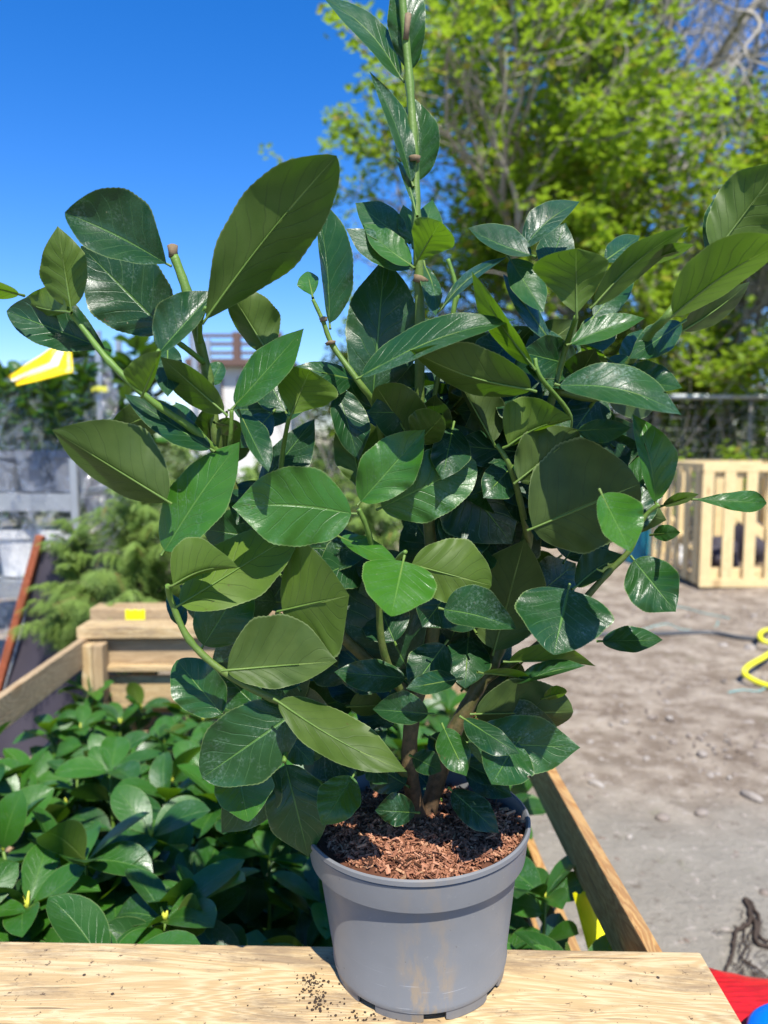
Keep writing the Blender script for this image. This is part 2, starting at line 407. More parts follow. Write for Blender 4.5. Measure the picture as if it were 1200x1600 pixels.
def rock(mb, c, r, rng, t, flat_=.55):
    bm = bmesh.new(); bmesh.ops.create_icosphere(bm, subdivisions=1 if r < .02 else 2, radius=1)
    q = Matrix.Rotation(rng.random() * 6.3, 3, 'Z'); sx, sy = rng.uniform(.7, 1.35), rng.uniform(.6, 1.1); off = rng.random() * 50
    base = len(mb.v)
    for v in bm.verts:
        p = v.co * (1 + .35 * noise.noise(v.co * 1.6 + Vector((off, 0, 0))))
        p = q @ Vector((p.x * sx, p.y * sy, p.z * flat_)) * r; mb.vert(Vector(c) + p, t=t)
    for f in bm.faces: mb.face([base + v.index for v in f.verts])
    bm.free()
rng = random.Random(5)
mb = MB()
for i in range(5200):
    y = rng.uniform(1.3, 7.5) ** 1.0; x = rng.uniform(.35, .7 + y * .62)
    if y < 2.4 and rng.random() < .82: continue
    r = rng.choice((.003, .003, .004, .004, .005, .006, .008, .010, .014)) * (.6 + y * .10)
    rock(mb, (x, y, -.15 * r), r, rng, rng.random() ** 1.6 * .85)
for i in range(260):
    y = rng.uniform(2.5, 6.5); x = rng.uniform(.5, .7 + y * .62)
    if noise.noise(Vector((x * .9, y * .9, 7))) < -.05: continue
    r = rng.uniform(.009, .024); rock(mb, (x, y, -.2 * r), r, rng, rng.uniform(.1, .9))
tag(mb.build('gravel', M['stone'], smooth=False), 'loose small pebbles and crumbs of soil scattered over the dirt yard', 'gravel', kind='stuff')
STONES = [(932, 1225, .032, 1, 'pale rounded stone on the dirt nearest the right crate board'), (984, 1307, .017, 1, 'small white pebble alone on the smooth grey ground'),
          (1035, 1277, .030, .4, 'flat brown stone right of the lone white pebble'), (1097, 1178, .030, .7, 'angular pale stone in the middle of the dirt yard'),
          (1175, 1245, .038, .75, 'flat grey stone at the right edge above the dead roots'), (1130, 1009, .05, .9, 'white stone beside the grass tuft near the yellow hose'),
          (960, 995, .055, .8, 'pale stone behind the laurel near the black hose'), (1172, 1013, .06, .8, 'wide pale stone in front of the yellow hose loop'),
          (1046, 1122, .026, .95, 'bluish white stone on the dirt left of the angular stone'), (1097, 1270, .030, .5, 'dull rounded stone just below the flat grey stone'),
          (1195, 1395, .022, .3, 'small reddish stone at the picture edge above the dead roots'), (1140, 1215, .02, .9, 'tiny white stone between the angular and flat stones')]
for px, py, r, t, lab in STONES:
    mb = MB(); p = at_z(px, py, .004); rock(mb, p, r * .78, rng, t * .9, .5); tag(mb.build('stone', M['stone'], origin=p, smooth=True), lab, 'stone', 'larger stones lying in the dirt yard')

# ------------------------------------------------------------ boards
def board(name, p0, p1, h, th, mat, parent, side=None, bev=.0025, hdir=None):
    """box from p0 to p1 (centre line of its section); h along hdir (default up), th across"""
    p0 = Vector(p0); p1 = Vector(p1); x = (p1 - p0); L = x.length; x.normalize()
    z = Vector(hdir) if hdir is not None else Vector((0, 0, 1)); z = (z - x * z.dot(x)).normalized(); y = z.cross(x)
    bm = bmesh.new(); bmesh.ops.create_cube(bm, size=1)
    nseg = max(1, int(L / .12))
    for v in bm.verts: v.co = Vector((v.co.x * L, v.co.y * th, v.co.z * h))
    bmesh.ops.bevel(bm, geom=list(bm.edges), offset=bev, segments=2, affect='EDGES', profile=.6)
    me = bpy.data.meshes.new(name); bm.to_mesh(me); bm.free(); me.materials.append(mat)
    o = bpy.data.objects.new(name, me); scene.collection.objects.link(o)
    m = Matrix((x, y, z)).transposed().to_4x4(); m.translation = (p0 + p1) / 2
    if parent: o.parent = parent; m.translation = (p0 + p1) / 2 - parent.location
    o.matrix_local = m
    return o
ZP = H - .555                                    # top face of the near plank
ya = R(1.4); fw = Vector((-math.sin(ya), math.cos(ya), 0)); rt = Vector((math.cos(ya), math.sin(ya), 0))
Rn = at_z(1036, 1482, H - .580); Rn.z = 0
Wc = 1.20; Dc = 1.42
crate = thing('wooden_crate', (Rn.x - .6, Rn.y, 0), 'open topped pine crate holding the laurels, its front plank carrying the grey pot', 'crate')
def cr(a, b, z): return Rn - rt * a + fw * b + Vector((0, 0, z))     # a: from right side leftwards, b: into the crate
# near top plank: rear edge and front edge read off the photo
pr = at_z(1094, 1487, ZP); pl = at_z(0, 1470, ZP); dd = (pl - pr).normalized()
nn = Vector((-dd.y, dd.x, 0)); nn = nn if nn.y < 0 else -nn; wpl = .113
c0 = pr + nn * wpl / 2; c1 = pr + dd * 1.30 + nn * wpl / 2
board('top_plank', c1 - Vector((0, 0, .011)), c0 - Vector((0, 0, .011)), .022, wpl, M['pine'], crate, bev=.003)
q0 = pr + nn * (wpl - .016) - Vector((0, 0, .022 + .045)) + dd * .012
for fx in (.06, .09, .62, .66, 1.15):
    nb_ = MB(); pn = pr + dd * fx + nn * (.03 + .05 * ((fx * 37) % 1)); nb_.tube([pn - Vector((0, 0, .004)), pn + Vector((0, 0, .0005))], .0017, 12); nb_.build('nail', M['root'], crate)
board('front_board', q0 + dd * 1.26, q0, .088, .024, M['pine'], crate)
for k_, z in enumerate((.40, .25, .10)):
    q = Vector((q0.x, q0.y, z)); board('front_board', q + dd * 1.26, q, .085, .024, M['pine_old'], crate)
tops = [.620, .400, .250, .110]
for zt in tops:
    board('side_board', cr(.011, -.02, zt - .041), cr(.011, Dc, zt - .041), .082, .018, M['pine_orange'], crate)
    board('side_board', cr(Wc - .011, -.02, zt - .041), cr(Wc - .011, Dc, zt - .041), .082, .021, M['pine_old'], crate)
for a in (.050, Wc - .052):
    for b in (.035, .72, Dc - .035):
        if b == .72 and a > 1: continue
        if b > 1:
            board('corner_post', cr(a - .012, b, .0), cr(a - .012, b, .605), .030, .048, M['pine_old'], crate, hdir=rt)
            board('corner_post', cr(a + .020, b, .0), cr(a + .020, b, .605), .030, .048, M['pine'], crate, hdir=rt)
        else: board('corner_post', cr(a, b, .0), cr(a, b, .560 if b < .1 else .53), .045, .045, M['pine_old'], crate, hdir=rt)
board('top_plank', cr(Wc + .01, Dc + .03, .633), cr(-.02, Dc + .03, .633), .034, .10, M['pine'], crate)
board('back_board', cr(Wc, Dc + .02, .568), cr(0, Dc + .02, .568), .075, .020, M['pine_old'], crate)
board('back_board', cr(Wc, Dc + .005, .522), cr(0, Dc + .005, .522), .016, .05, M['pine'], crate)
for zt in (.44, .26, .11): board('back_board', cr(Wc, Dc + .02, zt), cr(0, Dc + .02, zt), .10, .020, M['pine'], crate)
board('bottom_board', cr(Wc, .35, .03), cr(0, .35, .03), .02, .5, M['pine_old'], crate); board('bottom_board', cr(Wc, 1.0, .03), cr(0, 1.0, .03), .02, .5, M['pine_old'], crate)

# labels and stickers (blank as far as can be read)
def sticker(p, w, h, nrm, up, mat, lab, cat, bend=.0, name='plant_label'):
    mb = MB(); nrm = Vector(nrm).normalized(); up = Vector(up); up = (up - nrm * up.dot(nrm)).normalized(); x = up.cross(nrm)
    n = 8
    for s_ in (0, 1):
        for i in range(n + 1):
            u = i / n - .5
            for j in (0, 1):
                p2 = Vector(p) + x * (u * w) + up * ((j - .5) * h) + nrm * (bend * (1 - 4 * u * u) - s_ * .0008)
                mb.vert(p2 + up * .004 * math.sin(i * 1.9) * (j - .5))
    for i in range(n):
        a = 2 * i; b = 2 * (n + 1) + 2 * i
        mb.face((a, a + 2, a + 3, a + 1)); mb.face((b, b + 1, b + 3, b + 2)); mb.face((a, b, b + 2, a + 2)); mb.face((a + 1, a + 3, b + 3, b + 1))
    mb.face((0, 1, 2 * n + 3, 2 * n + 2)); e = 2 * n; mb.face((e, e + 2 * n + 2, e + 2 * n + 3, e + 1))
    return tag(mb.build(name, mat, origin=p, smooth=False), lab, cat)
pz = at(925, 1442, 1.02)
sticker(pz, .032, .085, (-.25, -1, .35), (-.3, 0, 1), M['yellow_label'], 'blank bright yellow tag hanging inside the crate near its right board', 'tag', .006)
pz = at(322, 1042, 2.10)
sticker(pz, .045, .030, (0, -1, .2), (0, 0, 1), M['yellow_label'], 'yellow tag half hidden behind the laurel at the back crate rail', 'tag', .004)

# ------------------------------------------------------------ second crate behind
nc = thing('wooden_crate', (-.3, 2.9, 0), 'second pine crate behind the first one, holding the feathery conifers', 'crate')
def c2(a, b, z): return cr(a, Dc + .12 + b, z)
board('top_plank', c2(Wc + .02, .04, .652), c2(-.06, .04, .652), .052, .09, M['pine_old'], nc, bev=.006)
for zt in (.55, .38, .2): board('front_board', c2(Wc - .02, .02, zt), c2(0, .02, zt), .10, .022, M['pine'], nc)
for zt in (.60, .42, .24):
    board('side_board', c2(.0, .1, zt - .04), c2(.0, 1.3, zt - .04), .08, .022, M['pine_old'], nc)
    board('side_board', c2(Wc - .05, .1, zt - .04), c2(Wc - .05, 1.3, zt - .04), .08, .022, M['pine_old'], nc)
board('back_board', c2(Wc - .05, 1.3, .52), c2(0, 1.3, .52), .12, .022, M['pine_old'], nc)
board('bottom_board', c2(Wc - .05, .65, .05), c2(0, .65, .05), .02, 1.2, M['pine_old'], nc)
pz = c2(1.075, -.009, .655); sticker(pz, .062, .038, (0, -1, 0), (0, 0, 1), M['yellow_label'], 'fluorescent yellow paper sticker on the rough plank of the second crate', 'sticker', .002, 'yellow_sticker')

# ------------------------------------------------------------ generic leaves for the other plants
def leaf3d(mb, base, d, up, L, W, droop, t, nu=2, nv=7, fold=.25, curl=0.0):
    d = Vector(d).normalized(); up = Vector(up); n = (up - d * up.dot(d)).normalized(); s = d.cross(n)
    ids = []; p = Vector(base); ang = 0
    for j in range(nv + 1):
        v = j / nv; a = droop * v
        if j: p = p + (d * math.cos(a) - n * math.sin(a)) * (L / nv)
        nl = n * math.cos(a) + d * math.sin(a)
        bl = max(0, (v - .08) / .92); w = W * .5 * (max(0, math.sin(math.pi * bl ** 1.08)) ** .62) if v > .08 else W * .02
        w = max(w, W * .015)
        row = []
        for i in range(-nu, nu + 1):
            q = i / nu
            row.append(mb.vert(p + s * q * w + nl * (abs(q) ** 1.3 * w * fold - (q * q) * w * curl), ((q + 1) / 2, v), t))
        ids.append(row)
    for j in range(nv):
        for i in range(2 * nu): mb.face((ids[j][i], ids[j][i + 1], ids[j + 1][i + 1], ids[j + 1][i]))

def laurel_bush_mesh(seed, hgt):
    rng = random.Random(seed); st = MB(); lf = MB(); bd = MB()
    for s_ in range(rng.choice((4, 5, 5))):
        a = rng.random() * 6.3; r0 = rng.uniform(.0, .03); r1 = rng.uniform(.05, .13); top = hgt * rng.uniform(.78, 1.02)
        p0 = Vector((math.cos(a) * r0, math.sin(a) * r0, .04)); p1 = Vector((math.cos(a) * r1, math.sin(a) * r1, top))
        mid = (p0 + p1) / 2 + Vector((math.cos(a), math.sin(a), 0)) * .02
        pts = [bez(p0, mid, p1, i / 8) for i in range(9)]
        st.tube(pts, [.006 - .0035 * i / 8 for i in range(9)], 6, t=.1)
        z = .18; k_ = 0
        while z < 1.0:
            p = bez(p0, mid, p1, min(1, z)); az = k_ * 2.4 + rng.random() * .7
            lift = .15 + .55 * z + rng.uniform(-.15, .2)
            if z > .93: lift = .75
            d = Vector((math.cos(az) * math.cos(lift), math.sin(az) * math.cos(lift), math.sin(lift)))
            L = rng.uniform(.09, .125) * (1 if z < .93 else .85); leaf3d(lf, p, d, (rng.gauss(0, .45), rng.gauss(0, .45), 1), L, L * rng.uniform(.46, .56), rng.uniform(.1, .9), rng.uniform(.05, .7) if z < .9 else rng.uniform(.3, .95), 3, 9, rng.uniform(.1, .4))
            z += rng.uniform(.045, .075) * (1.15 - .45 * z); k_ += 1
        for q in range(4):
            az = q * 1.57 + rng.random(); lift = rng.uniform(.2, 1.15)
            d = Vector((math.cos(az) * math.cos(lift), math.sin(az) * math.cos(lift), math.sin(lift))); L = rng.uniform(.09, .125)
            leaf3d(lf, p1, d, (rng.gauss(0, .35), rng.gauss(0, .35), 1), L, L * rng.uniform(.46, .55), rng.uniform(.4, 1.0), rng.uniform(.25, .95), 3, 10, rng.uniform(.1, .4))
        for q in range(2 if rng.random() < .6 else 0):
            az = q * 2.1; d = Vector((math.cos(az) * .25, math.sin(az) * .25, 1)).normalized()
            lf.tube([p1, p1 + d * .009, p1 + d * rng.uniform(.014, .024)], [.0022, .0026, .0010], 6, m=1)
    return st, lf, bd
protos = []
for s_ in range(7):
    hg = .50
    st, lf, bd = laurel_bush_mesh(100 + s_, hg)
    protos.append((st, lf, bd))
def place_proto(i, name, loc, rz, sc, lab, cat, group):
    root = thing(name, loc, lab, cat, group); root.rotation_euler = (0, 0, rz); root.scale = (sc, sc, sc)
    st, lf, bd = protos[i]
    for nm, m_, mat in (('stem', st, M['stem']), ('foliage', lf, [M['leaf'], M['bud']])):
        if isinstance(m_, MB):
            o = m_.build(nm, mat, root, smooth=True); o.location = (0, 0, 0)
        else: o = bpy.data.objects.new(nm, m_); scene.collection.objects.link(o); o.parent = root
        if isinstance(m_, MB): protos[i] = tuple(o.data if x is m_ else x for x in protos[i])
    return root
rng = random.Random(21); n_ = 0
LABSPEC = {(0, 0): 'laurel bush in the crate just right of the grey pot, beside the yellow tag', (0, 4): 'laurel bush at the near left corner of the crate, at the picture edge',
           (5, 4): 'laurel bush at the far left corner post of the crate', (0, 2): 'laurel bush in the shadow directly left of the grey pot'}
for j in range(6):
    for i in range(5):
        a = .13 + i * .235 + rng.uniform(-.035, .035); b = .16 + j * .225 + rng.uniform(-.03, .03)
        if j == 0 and i == 1: b += .06
        z0 = .04; p = cr(a, b, z0); tophere = (.555 if i > 1 else .46) - .02 * rng.random()
        if i > 2 and j >= 3: tophere -= .07
        if i == 0: tophere = .47 + .05 * rng.random()
        if j >= 4: tophere -= .03
        lab = LABSPEC.get((j, i), 'glossy dark green laurel bush packed among others inside the pine crate')
        place_proto(n_ % 7, 'laurel_bush', p, rng.random() * 6.3, tophere / .53, lab, 'shrub', 'laurel bushes packed in the near crate')
        n_ += 1

# ------------------------------------------------------------ feathery conifers
def thuja_mesh(seed, hgt=.62, rad=.26):
    rng = random.Random(seed); st = MB(); fo = MB()
    st.tube([(0, 0, 0), (.01, 0, hgt * .5), (0, .01, hgt)], [.011, .007, .002], 6, t=1)
    for q in range(74):
        z = hgt * (.06 + .90 * (q / 74) * rng.uniform(.8, 1.1)); az = q * 2.4 + rng.random() * .6; lr = rad * (1.05 - .70 * q / 74) * rng.uniform(.55, 1.4)
        d = Vector((math.cos(az), math.sin(az), rng.uniform(.7, 1.5))).normalized()
        p = Vector((0, 0, z)); pts = []
        for i in range(8):
            pts.append(p.copy()); p = p + d * (lr / 7); d = (d + Vector((rng.gauss(0, .05), rng.gauss(0, .05), -.07 - .03 * i))).normalized()
        st.tube(pts, [.0028 - .0003 * i for i in range(8)], 4, t=.75)
        side0 = d.cross(Vector((0, 0, 1))).normalized()
        for i in range(1, 8):
            for sgn in (-1, 1):
              for rep in range(3):
                bl = lr * (.42 - .036 * i) * rng.uniform(.7, 1.2) + .012
                dv = (d * .75 + side0 * sgn * rng.uniform(.45, .9) + Vector((rng.gauss(0, .25), rng.gauss(0, .25), rng.uniform(-.6, .25)))).normalized()
                b0 = pts[i] + d * rng.uniform(-.01, .01); tt = min(.84, max(0, rng.gauss(.45 + .3 * i / 7, .22)))
                if rng.random() < .02: tt = 1
                # a spray: twig with scale-leaf needles both sides
                ns = 6; nrm = dv.cross(side0 + Vector((.01, .02, .3))).normalized(); sd2 = dv.cross(nrm).normalized()
                for m_ in range(ns):
                    c = b0 + dv * bl * (m_ / ns) + Vector((0, 0, -.12 * bl * (m_ / ns) ** 2)); ll = bl * .42 * (1 - .6 * m_ / ns)
                    for s2 in (-1, 1):
                        e = c + (dv * .8 + sd2 * s2 * .75).normalized() * ll
                        w = dv.cross(nrm) * .0014; w2 = dv * .0021
                        ids = [fo.vert(c - w2, t=tt), fo.vert(c + w2, t=tt), fo.vert(e, t=min(.84, tt + .12))]
                        fo.face(ids)
                c = b0; e = b0 + dv * bl
                ids = [fo.vert(c - sd2 * .0016, t=tt), fo.vert(c + sd2 * .0016, t=tt), fo.vert(e, t=tt)]; fo.face(ids)
    return st, fo
tp = []
for s_ in range(3):
    st, fo = thuja_mesh(300 + s_); tp.append([st, fo])
def place_thuja(i, loc, rz, sc, lab, name='conifer_shrub', group='feathery conifers in the second crate'):
    r = thing(name, loc, lab, 'conifer', group); r.rotation_euler = (0, 0, rz); r.scale = (sc,) * 3
    for k_, (nm, mat) in enumerate((('stem', M['stem']), ('foliage', M['thuja']))):
        x = tp[i][k_]
        if isinstance(x, MB): o = x.build(nm, mat, r); o.location = (0, 0, 0); tp[i][k_] = o.data
        else: o = bpy.data.objects.new(nm, x); scene.collection.objects.link(o); o.parent = r
    return r
TH = [(215, 2.60, 1.12, 'feathery green conifer just left of the potted laurel, behind the yellow sticker'), (120, 2.75, .85, 'feathery conifer leaning out over the dark fabric at the left'),
      (300, 2.95, 1.25, 'conifer behind the left leaves of the potted laurel'), (400, 2.65, 1.22, 'conifer seen low through the left gaps of the laurel'),
      (490, 2.85, 1.2, 'conifer seen through the gap left of the laurel stem'), (585, 2.7, 1.1, 'conifer directly behind the brown laurel stem'), (700, 2.9, 1.05, 'rightmost conifer of the second crate, behind the laurel')]
for i, (px, Y, sc, lab) in enumerate(TH):
    p = at(px, 900, Y); place_thuja(i % 3, (p.x, Y, .38), i * 1.7, sc, lab)

# ------------------------------------------------------------ grey flowerpot + mulch + main laurel
PX = at(657, 1290, .753).x; PY = .753
plant = thing('potted_laurel', (PX, PY, ZP), 'tall leggy laurel with large glossy leaves in a scuffed grey pot on the plank', 'potted plant')
def pot():
    mb = MB(); n = 128
    Rr = .1175; hh = .161
    prof = [(.0895, .010), (.0925, .011), (.0935, .0165), (.0925, .018), (.1055, hh - .037), (.1058, hh - .034), (.1135, hh - .0335), (.1165, hh - .010), (.1166, hh - .0075), (.1152, hh - .0065), (.1152, hh - .0055), (.1190, hh - .0045), (.1190, hh), (.1168, hh + .0012), (.1140, hh - .001), (.1125, hh - .03), (.103, hh - .036), (.092, .03)]
    rows = []
    for r, z in prof: rows.append([mb.vert((r * math.cos(2 * math.pi * k / n), r * math.sin(2 * math.pi * k / n), z)) for k in range(n)])
    for j in range(len(rows) - 1):
        for k in range(n): mb.face((rows[j][k], rows[j][(k + 1) % n], rows[j + 1][(k + 1) % n], rows[j + 1][k]))
    # floor
    c = mb.vert((0, 0, .012)); 
    for k in range(n): mb.face((rows[0][(k + 1) % n], rows[0][k], c))
    # feet: skirt segments with gaps between
    for s_ in range(8):
        k0 = s_ * 16 + 2; 
        o_ = []
        for k in range(k0, k0 + 12):
            a = 2 * math.pi * k / n; tz = .0 if k0 < k < k0 + 11 else .002
            o_.append([mb.vert((r * math.cos(a), r * math.sin(a), z)) for r, z in ((.0915, .012), (.0905, tz), (.0885, tz), (.0885, .012))])
        for i in range(11):
            for q in range(3): mb.face((o_[i][q], o_[i + 1][q], o_[i + 1][q + 1], o_[i][q + 1]))
        mb.face(o_[0]); mb.face(list(reversed(o_[-1])))
    o = mb.build('flowerpot', M['pot'], plant, smooth=True); o.location = (0, 0, 0); o.rotation_euler = (0, R(-1.5), R(8))
    m = o.modifiers.new('b', 'EDGE_SPLIT'); m.split_angle = R(50)
pot()
def mulch():
    rng = random.Random(3); mb = MB(); hh = .1555; n = 64; rows = []
    for j in range(26):
        r = .113 * j / 25; row = []
        for k in range(n):
            a = 2 * math.pi * k / n; x, y = r * math.cos(a), r * math.sin(a)
            z = hh + .007 * noise.noise(Vector((x * 60, y * 60, 1))) + .006 * noise.noise(Vector((x * 18, y * 18, 4))) - .010 * (j / 25) ** 6 + (.004 if y < 0 else -.006)
            row.append(mb.vert((x, y, z), t=.15))
        rows.append(row)
    for j in range(25):
        for k in range(n): mb.face((rows[j][k], rows[j][(k + 1) % n], rows[j + 1][(k + 1) % n], rows[j + 1][k]))
    for i in range(9500):
        r = .1055 * math.sqrt(rng.random()); a = rng.random() * 6.283; x, y = r * math.cos(a), r * math.sin(a)
        z = hh + .007 * noise.noise(Vector((x * 60, y * 60, 1))) + .006 * noise.noise(Vector((x * 18, y * 18, 4))) - .010 * (r / .113) ** 6 + (.004 if y < 0 else -.006) + rng.uniform(0, .005)
        big = rng.random() < .03
        l = rng.uniform(.0009, .0040) * (1.6 if big else 1); w = l * rng.uniform(.12, .4); th = l * rng.uniform(.05, .2)
        rot = Matrix.Rotation(rng.random() * 6.3, 3, 'Z') @ Matrix.Rotation(rng.gauss(0, .45), 3, 'Y') @ Matrix.Rotation(rng.gauss(0, .5), 3, 'X')
        mb.box((x, y, z), (l, w, th), rot, t=min(1, max(0, rng.gauss(.5, .22) + (.2 if big else 0))))
    o = mb.build('bark_mulch', M['mulch'], plant); o.location = (0, 0, 0)
mulch()
# crumbs of soil on the plank
mb = MB(); rng = random.Random(8)
for i in range(210):
    c = rng.choice(((492, 1545, 9, 24), (483, 1532, 8, 10), (497, 1570, 10, 10), (560, 1590, 30, 8), (500, 1555, 40, 26)))
    p = at_z(rng.gauss(c[0], c[2]), min(1594, max(1490, rng.gauss(c[1], c[3] * .6))), ZP + .0005)
    rock(mb, p, rng.choice((.0006, .0008, .0011, .0016)), rng, 0.0)
tag(mb.build('soil_crumbs', M['soil']), 'dark crumbs of potting soil spilled on the plank around the pot', 'soil', kind='stuff')

LEAVES = []
def lean(py):
    s_ = max(0, min(1, (980 - py) / 420)); s_ = s_ * s_ * (3 - 2 * s_); u_ = max(0, min(1, (420 - py) / 350)); return -6.5 * s_ + 2.5 * u_
def L(bx, by, tx, ty, wa, wb, side='t', y=0.0, tint=.25, shape='e', bend=0.0, yt=None, tilt=None, arch=None, holes=False, fold=None, lit=False):
    LEAVES.append(dict(b=(bx, by), t=(tx, ty), w=(wa, wb), side=side, y=y, tint=tint, shape=shape, bend=bend, yt=yt, tilt=tilt, arch=arch, holes=holes, fold=fold, lit=lit))
# picture-space outline of each real leaf: base, tip, half widths, face seen, distance from the stem plane (cm)
# top of the central stem
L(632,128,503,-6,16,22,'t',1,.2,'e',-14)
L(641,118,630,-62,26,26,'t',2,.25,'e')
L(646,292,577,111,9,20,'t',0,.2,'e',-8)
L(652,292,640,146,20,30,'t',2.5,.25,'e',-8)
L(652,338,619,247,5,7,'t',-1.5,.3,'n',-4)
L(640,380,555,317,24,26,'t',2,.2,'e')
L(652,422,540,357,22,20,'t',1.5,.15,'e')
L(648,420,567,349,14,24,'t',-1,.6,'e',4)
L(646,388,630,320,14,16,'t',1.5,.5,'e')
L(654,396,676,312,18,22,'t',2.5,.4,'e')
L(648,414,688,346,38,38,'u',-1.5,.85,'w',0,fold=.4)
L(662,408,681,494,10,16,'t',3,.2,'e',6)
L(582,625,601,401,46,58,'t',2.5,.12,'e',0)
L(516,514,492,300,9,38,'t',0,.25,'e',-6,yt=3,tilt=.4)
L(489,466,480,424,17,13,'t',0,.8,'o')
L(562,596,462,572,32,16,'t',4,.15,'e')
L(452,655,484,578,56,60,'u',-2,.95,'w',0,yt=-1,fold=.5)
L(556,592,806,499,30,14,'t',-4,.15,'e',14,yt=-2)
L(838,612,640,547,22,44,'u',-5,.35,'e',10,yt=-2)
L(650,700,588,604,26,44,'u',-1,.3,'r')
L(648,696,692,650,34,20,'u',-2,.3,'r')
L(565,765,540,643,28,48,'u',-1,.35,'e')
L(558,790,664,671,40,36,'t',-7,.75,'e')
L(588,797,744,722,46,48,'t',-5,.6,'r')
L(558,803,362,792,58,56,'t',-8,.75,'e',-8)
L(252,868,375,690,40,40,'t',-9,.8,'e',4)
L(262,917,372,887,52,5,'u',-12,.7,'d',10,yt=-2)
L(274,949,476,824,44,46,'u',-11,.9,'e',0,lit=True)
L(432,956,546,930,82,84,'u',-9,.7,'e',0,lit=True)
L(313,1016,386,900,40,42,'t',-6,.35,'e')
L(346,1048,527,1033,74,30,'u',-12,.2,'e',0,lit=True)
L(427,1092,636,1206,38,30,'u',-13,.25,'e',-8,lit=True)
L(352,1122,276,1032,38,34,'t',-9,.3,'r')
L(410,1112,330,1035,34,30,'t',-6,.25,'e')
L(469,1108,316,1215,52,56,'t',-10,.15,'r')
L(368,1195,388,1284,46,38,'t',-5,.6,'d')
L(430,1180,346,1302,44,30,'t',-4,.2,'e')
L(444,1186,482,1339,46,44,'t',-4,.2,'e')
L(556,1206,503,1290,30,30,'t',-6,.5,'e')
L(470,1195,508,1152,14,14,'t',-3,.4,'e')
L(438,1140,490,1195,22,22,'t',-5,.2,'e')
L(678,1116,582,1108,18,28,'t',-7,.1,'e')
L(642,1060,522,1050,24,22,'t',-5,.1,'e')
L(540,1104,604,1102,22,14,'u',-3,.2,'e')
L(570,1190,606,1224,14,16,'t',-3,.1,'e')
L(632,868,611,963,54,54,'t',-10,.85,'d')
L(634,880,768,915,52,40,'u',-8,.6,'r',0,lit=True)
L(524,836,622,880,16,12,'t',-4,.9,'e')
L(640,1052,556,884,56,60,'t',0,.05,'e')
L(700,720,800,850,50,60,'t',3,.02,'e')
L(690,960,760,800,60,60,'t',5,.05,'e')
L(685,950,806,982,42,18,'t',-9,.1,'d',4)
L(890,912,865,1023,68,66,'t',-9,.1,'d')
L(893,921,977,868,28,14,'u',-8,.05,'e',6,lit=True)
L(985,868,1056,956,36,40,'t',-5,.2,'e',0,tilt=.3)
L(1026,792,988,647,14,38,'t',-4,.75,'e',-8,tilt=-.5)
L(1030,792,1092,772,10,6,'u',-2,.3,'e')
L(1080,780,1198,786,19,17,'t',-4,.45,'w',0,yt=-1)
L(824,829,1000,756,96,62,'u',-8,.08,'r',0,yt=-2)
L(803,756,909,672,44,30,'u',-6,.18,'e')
L(936,764,986,863,42,22,'t',-11,.75,'e')
L(1016,836,1063,832,13,10,'t',-3,.3,'e')
L(866,600,1065,648,36,20,'t',-6,.15,'e',16,yt=-3)
L(960,590,1066,606,30,12,'t',-2,.08,'e')
L(1044,498,1240,372,48,22,'u',-7,.7,'e',10,yt=-6)
L(1112,402,1226,250,48,60,'u',-4,.45,'e',0,yt=-3)
L(1104,404,1150,281,18,26,'t',0,.15,'e',6)
L(1060,522,1172,440,20,16,'u',1,.1,'e',-4)
L(1072,500,984,560,22,22,'t',0,.1,'e')
L(974,576,1004,514,18,16,'t',2,.15,'e')
L(901,498,900,388,68,52,'u',-6,.6,'w',0,yt=-2,fold=.6)
L(922,482,1078,353,22,20,'u',-2,.4,'e',10,yt=-2)
L(990,415,1085,382,13,9,'u',1,.5,'e')
L(940,412,1000,368,18,14,'t',1,.1,'e')
L(922,502,991,418,16,22,'t',1,.15,'e')
L(884,540,1008,497,20,13,'t',-3,.4,'e',4)
L(852,432,884,348,26,26,'t',4,.12,'e')
L(838,402,731,356,10,28,'t',-1,.05,'e',4)
L(812,392,906,315,26,14,'t',0,.05,'e',8)
L(792,398,850,488,26,20,'t',2,.3,'e')
L(683,488,792,401,10,7,'t',-2,.1,'n',10)
L(836,578,737,424,20,12,'u',-5,.85,'e',6,yt=-1)
L(868,546,786,428,14,12,'t',0,.1,'n')
L(902,534,961,583,10,11,'u',-2,.8,'e')
L(944,558,1002,592,18,16,'t',1,.12,'e')
L(786,700,893,655,52,6,'u',-4,.8,'d',8)
L(894,674,986,668,14,18,'t',-4,.08,'e')
L(888,664,942,612,24,22,'t',3,.1,'e')
L(905,740,932,672,24,20,'t',2,.1,'e')
L(1012,764,948,714,20,28,'t',0,.3,'e')
L(990,840,1010,738,24,24,'t',-1,.1,'e')
L(775,699,709,582,6,40,'u',-1,.1,'e',0)
L(684,652,722,596,10,10,'t',4,.05,'e')
L(808,720,755,778,28,24,'t',1,.1,'e')
L(770,1024,820,842,58,54,'u',-1,.2,'e',0)
L(905,722,960,845,50,50,'t',0,.05,'e')
L(850,690,870,800,50,50,'t',3,.03,'e')
